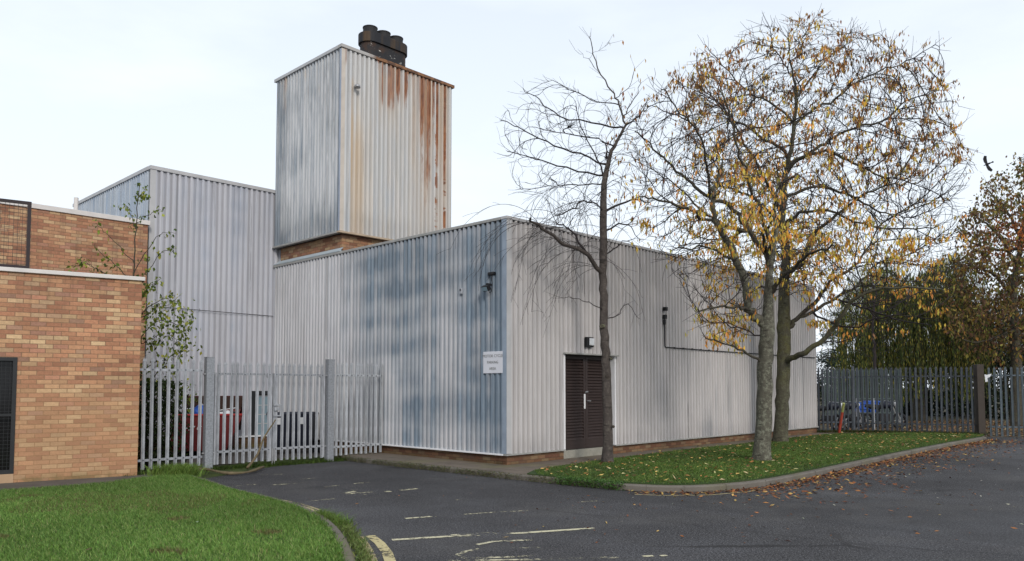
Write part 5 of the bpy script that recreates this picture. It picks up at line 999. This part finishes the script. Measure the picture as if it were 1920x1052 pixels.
q = at(1625, 780, 31.5); tb = empty('trestle_table', (q.x, q.y, 0), 'low dark table under the blue crates behind the fence', 'table'); m = MB(); m.box((-.7, -.35, .44), (.7, .35, .5)); m.build('tabletop', M_['frame'], tb, WM[tb.name])
for sx in (-.6, .6):
    for sy in (-.28, .28): MB().box((sx-.03, sy-.03, -.03), (sx+.03, sy+.03, .44)).build('leg', M_['frame'], tb, WM[tb.name])
for o in bpy.data.objects:
    if o.name.startswith('crate'): o.location.z += 0
# ------------------------------------------------------------------ grass, weeds and fallen leaves
def scatter(poly, n, z=0.):
    p = np.array([(q[0], q[1]) for q in poly]); out = np.zeros((0, 2))
    while len(out) < n:
        x = rng.uniform(p[:, 0].min(), p[:, 0].max(), n*2); y = rng.uniform(p[:, 1].min(), p[:, 1].max(), n*2); k = inpoly(x, y, p); out = np.concatenate([out, np.stack([x[k], y[k]], 1)])
    return np.concatenate([out[:n], np.full((n, 1), z)], 1)
def blades(name, pos, h, wd, cols, lean=(.25, -.1), spread=.45, label=None, parent=None):
    n = len(pos); a = rng.uniform(0, 2*np.pi, n); c, s_ = np.cos(a)[:, None], np.sin(a)[:, None]; side = np.concatenate([c, s_, np.zeros((n, 1))], 1)*wd*.5
    ln = np.concatenate([rng.normal(lean[0], spread, (n, 1)), rng.normal(lean[1], spread, (n, 1)), np.zeros((n, 1))], 1); H_ = h[:, None]; up = np.array([[0, 0, 1.]])
    mid_ = pos+up*H_*.55+ln*H_*.3; tip = pos+up*H_*.9+ln*H_; v = np.stack([pos-side, pos+side, mid_+side*.8, mid_-side*.8, tip], 1).reshape(-1, 3)
    k = np.arange(n)[:, None]*5; idx = np.concatenate([k+np.array([[0, 1, 2]]), k+np.array([[0, 2, 3]]), k+np.array([[3, 2, 4]])]); o = npmesh(name, v, 3, M_['grass'], parent, col=np.repeat(cols, 5, 0), idx=idx)
    return tag(o, label, 'grass' if label else None, kind='stuff')
vis = [p for p in lawn_poly if p[1] > 4]
nl = 210000; pos = scatter([(x, y) for x, y in lawn_poly if y > 6.2]+[(-9.5, 6.2), (-.9, 6.2)], nl, .045)
clump = np.sin(pos[:, 0]*2.3+np.sin(pos[:, 1]*1.7)*1.5)*np.sin(pos[:, 1]*2.9+np.sin(pos[:, 0]*1.3)*2)*.5+.5
tall = rng.uniform(.028, .062, nl)*(.7+.6*clump)
nz = np.sin(pos[:, 0]*.9+1)*np.sin(pos[:, 1]*1.4+.4)*.5+.5
br = (((pos[:, 0]+5.2)/1.6)**2+((pos[:, 1]-10.4)/.9)**2 < 1+.4*np.sin(pos[:, 0]*7)) & (rng.random(nl) < .35) | (np.min([((pos[:, 0]-a)/.16)**2+((pos[:, 1]-b)/.10)**2+np.sin(pos[:, 0]*23)*.3 for a, b in ((-2.6, 8.3), (-3.9, 9.1), (-5.3, 8.0), (-2.1, 9.6), (-6.8, 11.0), (-3.2, 7.3))], axis=0) < 1)
colr = pal(nl, [(.085,.160,.032),(.115,.205,.045),(.058,.115,.022),(.17,.235,.07),(.24,.23,.11)], (4, 4, 3, 2, .3), .25)*(1.12+.5*nz[:, None]); colr[br] = pal(int(br.sum()), [(.16,.15,.06),(.11,.13,.035),(.22,.19,.09)], (3, 3, 1))
blades('lawn_grass', pos, tall, .0065, colr, lean=(-.1,-.1), label='close thick green lawn grass left of the kerb')
nv = 150000; vp = [tuple(p[:2]) for p in offset_line(KERB_R, .13) if p.x > G(990, 889).x]+[tuple(p[:2]) for p in turf_edge]; pos = scatter(vp, nv, .105)
nz = np.sin(pos[:, 0]*1.3)*np.sin(pos[:, 1]*1.1+2)*.5+.5+.3*np.sin(pos[:, 0]*5.1)*np.sin(pos[:, 1]*4.3)
blades('verge_grass', pos, rng.uniform(.02, .055, nv)*(.7+.5*nz.clip(0, 1)), .010, pal(nv, [(.085,.150,.030),(.12,.195,.042),(.058,.10,.02),(.17,.20,.06)], (4, 4, 3, 1.2), .3)*(.8+.4*nz[:, None].clip(0, 1)), spread=.5, label='green verge grass under the trees, scattered with leaves')
# ragged tufts along edges
def along(pts, n, wid, z, side=1):
    pts = [Vector(p) for p in pts]; L_ = [0]; [L_.append(L_[-1]+(b-a).length) for a, b in zip(pts, pts[1:])]; t_ = rng.uniform(0, L_[-1], n); xs = np.interp(t_, L_, [p.x for p in pts]); ys = np.interp(t_, L_, [p.y for p in pts])
    return np.stack([xs+rng.normal(0, wid, n), ys+rng.normal(0, wid, n), np.full(n, z)], 1), t_
pos, _ = along(offset_line(LI, .03), 3500, .03, .045); n = len(pos); blades('kerb_grass', pos, rng.uniform(.025, .06, n), .008, pal(n, [(.08,.17,.025),(.13,.22,.04),(.06,.11,.02)], (3, 2, 2)), spread=.7, label='ragged grass creeping over the left kerb')
pos, t_ = along([G(640,985), G(655,1000), G(668,1020), G(680,1048), G(690,1090)], 3200, .045, .002); pos = pos[::2]; n = len(pos); blades('gutter_weeds', pos, rng.uniform(.02, .085, n), .010, pal(n, [(.11,.17,.04),(.18,.22,.07),(.08,.09,.03)], (3, 2, 1)), spread=.8, label='long weeds growing in the gutter beside the left kerb')
pos, t_ = along([G(600,968), G(620,978), G(645,988)], 900, .05, .002); n = len(pos); blades('gutter_weeds', pos, rng.uniform(.03, .13, n), .010, pal(n, [(.12,.20,.04),(.10,.15,.03)], (3, 2)), spread=.8, label='short row of weeds at the bend of the left kerb')
pos, _ = along([G(300,893), G(320,892), G(345,893), G(330,897)], 2600, .13, .02); n = len(pos); blades('tall_grass_tuft', pos, rng.uniform(.06, .26, n), .011, pal(n, [(.13,.22,.04),(.20,.28,.07),(.09,.15,.03)], (3, 2, 2)), spread=.6, label='tall pale grass tuft at the corner of the low brick building')
pos, _ = along([p1-U*1.6, p1, p2, P(-.15, 4.)], 7000, .09, .0); n = len(pos); blades('fence_grass', pos, rng.uniform(.02, .10, n), .010, pal(n, [(.04,.075,.012),(.07,.11,.02),(.03,.045,.01)], (3, 2, 2)), spread=.6, label='mossy grass growing under the gate and fence')
pos, _ = along([R0, R1, R2], 9000, .12, .10); n = len(pos); blades('fence_grass', pos, rng.uniform(.03, .11, n), .012, pal(n, [(.03,.05,.012),(.06,.09,.02),(.08,.05,.02)], (3, 2, 2)), spread=.6, label='dark rough grass along the foot of the right-hand fence')
def weed_leaves(name, pos, size, cols, label, parent=None, flat=.6):
    n = len(pos); d = rng.normal(size=(n, 3)); d[:, 2] = np.abs(d[:, 2])*flat+.1; d /= np.linalg.norm(d, axis=1)[:, None]; o = leaf_mesh(name, pos, size, cols, parent, M_['leaf'], dirs=d, wr=.6); return tag(o, label, 'weeds', kind='stuff')
e = [p for p in KERB_R if p.x < G(1170, 920).x]
pos, t_ = along(e, 9000, .05, .05); k = (np.sin(t_*3.1)+np.sin(t_*7.3+1)+.5*np.sin(t_*17)) > -1.6; pos = pos[k]; pos[:, 2] = rng.uniform(.0, .095, len(pos)); n = len(pos)
weed_leaves('kerb_weeds', pos, rng.uniform(.010, .032, n), pal(n, [(.055,.075,.02),(.10,.12,.035),(.13,.12,.05),(.07,.055,.03)], (3, 2, 2, 3)), 'mossy weeds overgrowing the kerb in front of the stained wall')
pos, t_ = along([p for p in KERB_R if G(1040, 907).x < p.x < G(1175, 920).x], 1500, .05, .05); pos[:, 2] = rng.uniform(.0, .13, len(pos)); n = len(pos)
weed_leaves('creeping_weeds', pos, rng.uniform(.02, .055, n), pal(n, [(.06,.13,.03),(.10,.18,.05)], (3, 2)), 'bright green creeping weeds spilling over the kerb at the tip of the verge')
FL = [(.24,.085,.03),(.34,.15,.05),(.13,.055,.03),(.46,.30,.10),(.07,.04,.03)]
def litter(name, pos, size, cols, wts, label):
    n = len(pos); d = rng.normal(size=(n, 3)); d[:, 2] *= .12; d /= np.linalg.norm(d, axis=1)[:, None]; a = np.cross(d, np.array([0, 0, 1.]))+rng.normal(size=(n, 3))*.22; a /= np.linalg.norm(a, axis=1)[:, None]; L_ = size[:, None]; w_ = L_*rng.uniform(.3, .5, (n, 1)); up = np.array([[0, 0, 1.]])
    v = np.stack([pos+up*.004, pos+d*L_*.5+a*w_*.5+up*L_*rng.uniform(.02, .22, (n, 1)), pos+d*L_+up*.004+up*L_*rng.uniform(0, .2, (n, 1)), pos+d*L_*.5-a*w_*.5+up*L_*rng.uniform(.02, .22, (n, 1))], 1).reshape(-1, 3)
    k = np.arange(n)[:, None]*4; idx = np.concatenate([k+np.array([[0, 1, 2]]), k+np.array([[0, 2, 3]])]); o = npmesh(name, v, 3, M_['fallen'], None, col=np.repeat(pal(n, cols, wts, .3), 4, 0), idx=idx); return tag(o, label, 'leaves', kind='stuff')
pos = scatter(vp, 1500, .135); litter('fallen_leaves', pos, rng.uniform(.05, .11, len(pos)), [(.55,.40,.12),(.40,.20,.06),(.26,.10,.04),(.5,.42,.22),(.12,.06,.03)], (3, 3, 3, 2, 2), 'yellow and brown leaves lying on the verge grass')
ko = offset_line(KERB_R, -.16); pos, t_ = along([p for p in ko if p.x > G(1180, 921).x], 2600, .13, .002); litter('fallen_leaves', pos, rng.uniform(.05, .10, len(pos)), FL, (4, 3, 4, 2, 2), 'drift of brown leaves along the foot of the verge kerb')
ko = offset_line(KERB_R, -.6); pos, t_ = along([p for p in ko if p.x > G(1330, 922).x], 1900, .5, .002); litter('fallen_leaves', pos, rng.uniform(.05, .10, len(pos)), FL, (4, 3, 4, 1.6, 3), 'loose brown leaves on the road beside the verge')
pos = scatter([(-1, 8), (12, 8), (18, 22), (9, 19), (4, 13), (1, 11.5)], 800, .002); litter('fallen_leaves', pos, rng.uniform(.03, .08, len(pos)), FL+[(.5,.48,.40)], (3, 2, 4, 1.5, 3, 2), 'odd leaves and twigs scattered over the open road')
pos = scatter([(-5, 9.5), (1, 8), (3, 12), (-2, 15.5), (-5.5, 14)], 45, .002); litter('fallen_leaves', pos, rng.uniform(.03, .07, len(pos)), FL, (4, 3, 4, 1.6, 3), 'few stray leaves on the parking area before the gate')
pos = scatter([tuple(P(1, -.1)[:2]), tuple(P(14, -.1)[:2]), tuple(P(14, -1.2)[:2]), tuple(P(1, -1.0)[:2])], 160, .096); litter('fallen_leaves', pos, rng.uniform(.04, .08, len(pos)), FL, (4, 3, 4, 1.6, 3), 'few brown leaves on the paved strip along the long wall')
pos = scatter([(12, 26.5), (24, 23.5), (34, 36), (14, 38)], 16000, -.02); litter('leaf_litter', pos, rng.uniform(.08, .16, len(pos)), [(.20,.10,.05),(.30,.18,.09),(.12,.07,.04),(.34,.26,.14)], (3, 2, 4, 2), 'thick carpet of brown leaves beyond the dark fence')
pos = scatter([(15.6, 24.1), (17.5, 23.2), (20, 22), (24, 22), (20, 24.3)], 2500, .0); litter('leaf_litter', pos, rng.uniform(.06, .12, len(pos)), [(.16,.08,.05),(.09,.05,.035),(.24,.14,.07)], (3, 4, 1), 'dark leaf drift at the foot of the right-hand gate')
pos = scatter(vis, 60, .075); litter('fallen_leaves', pos, rng.uniform(.04, .08, len(pos)), [(.45,.32,.12),(.10,.06,.04),(.5,.5,.45)], (2, 2, 1), 'few stray leaves on the left lawn')
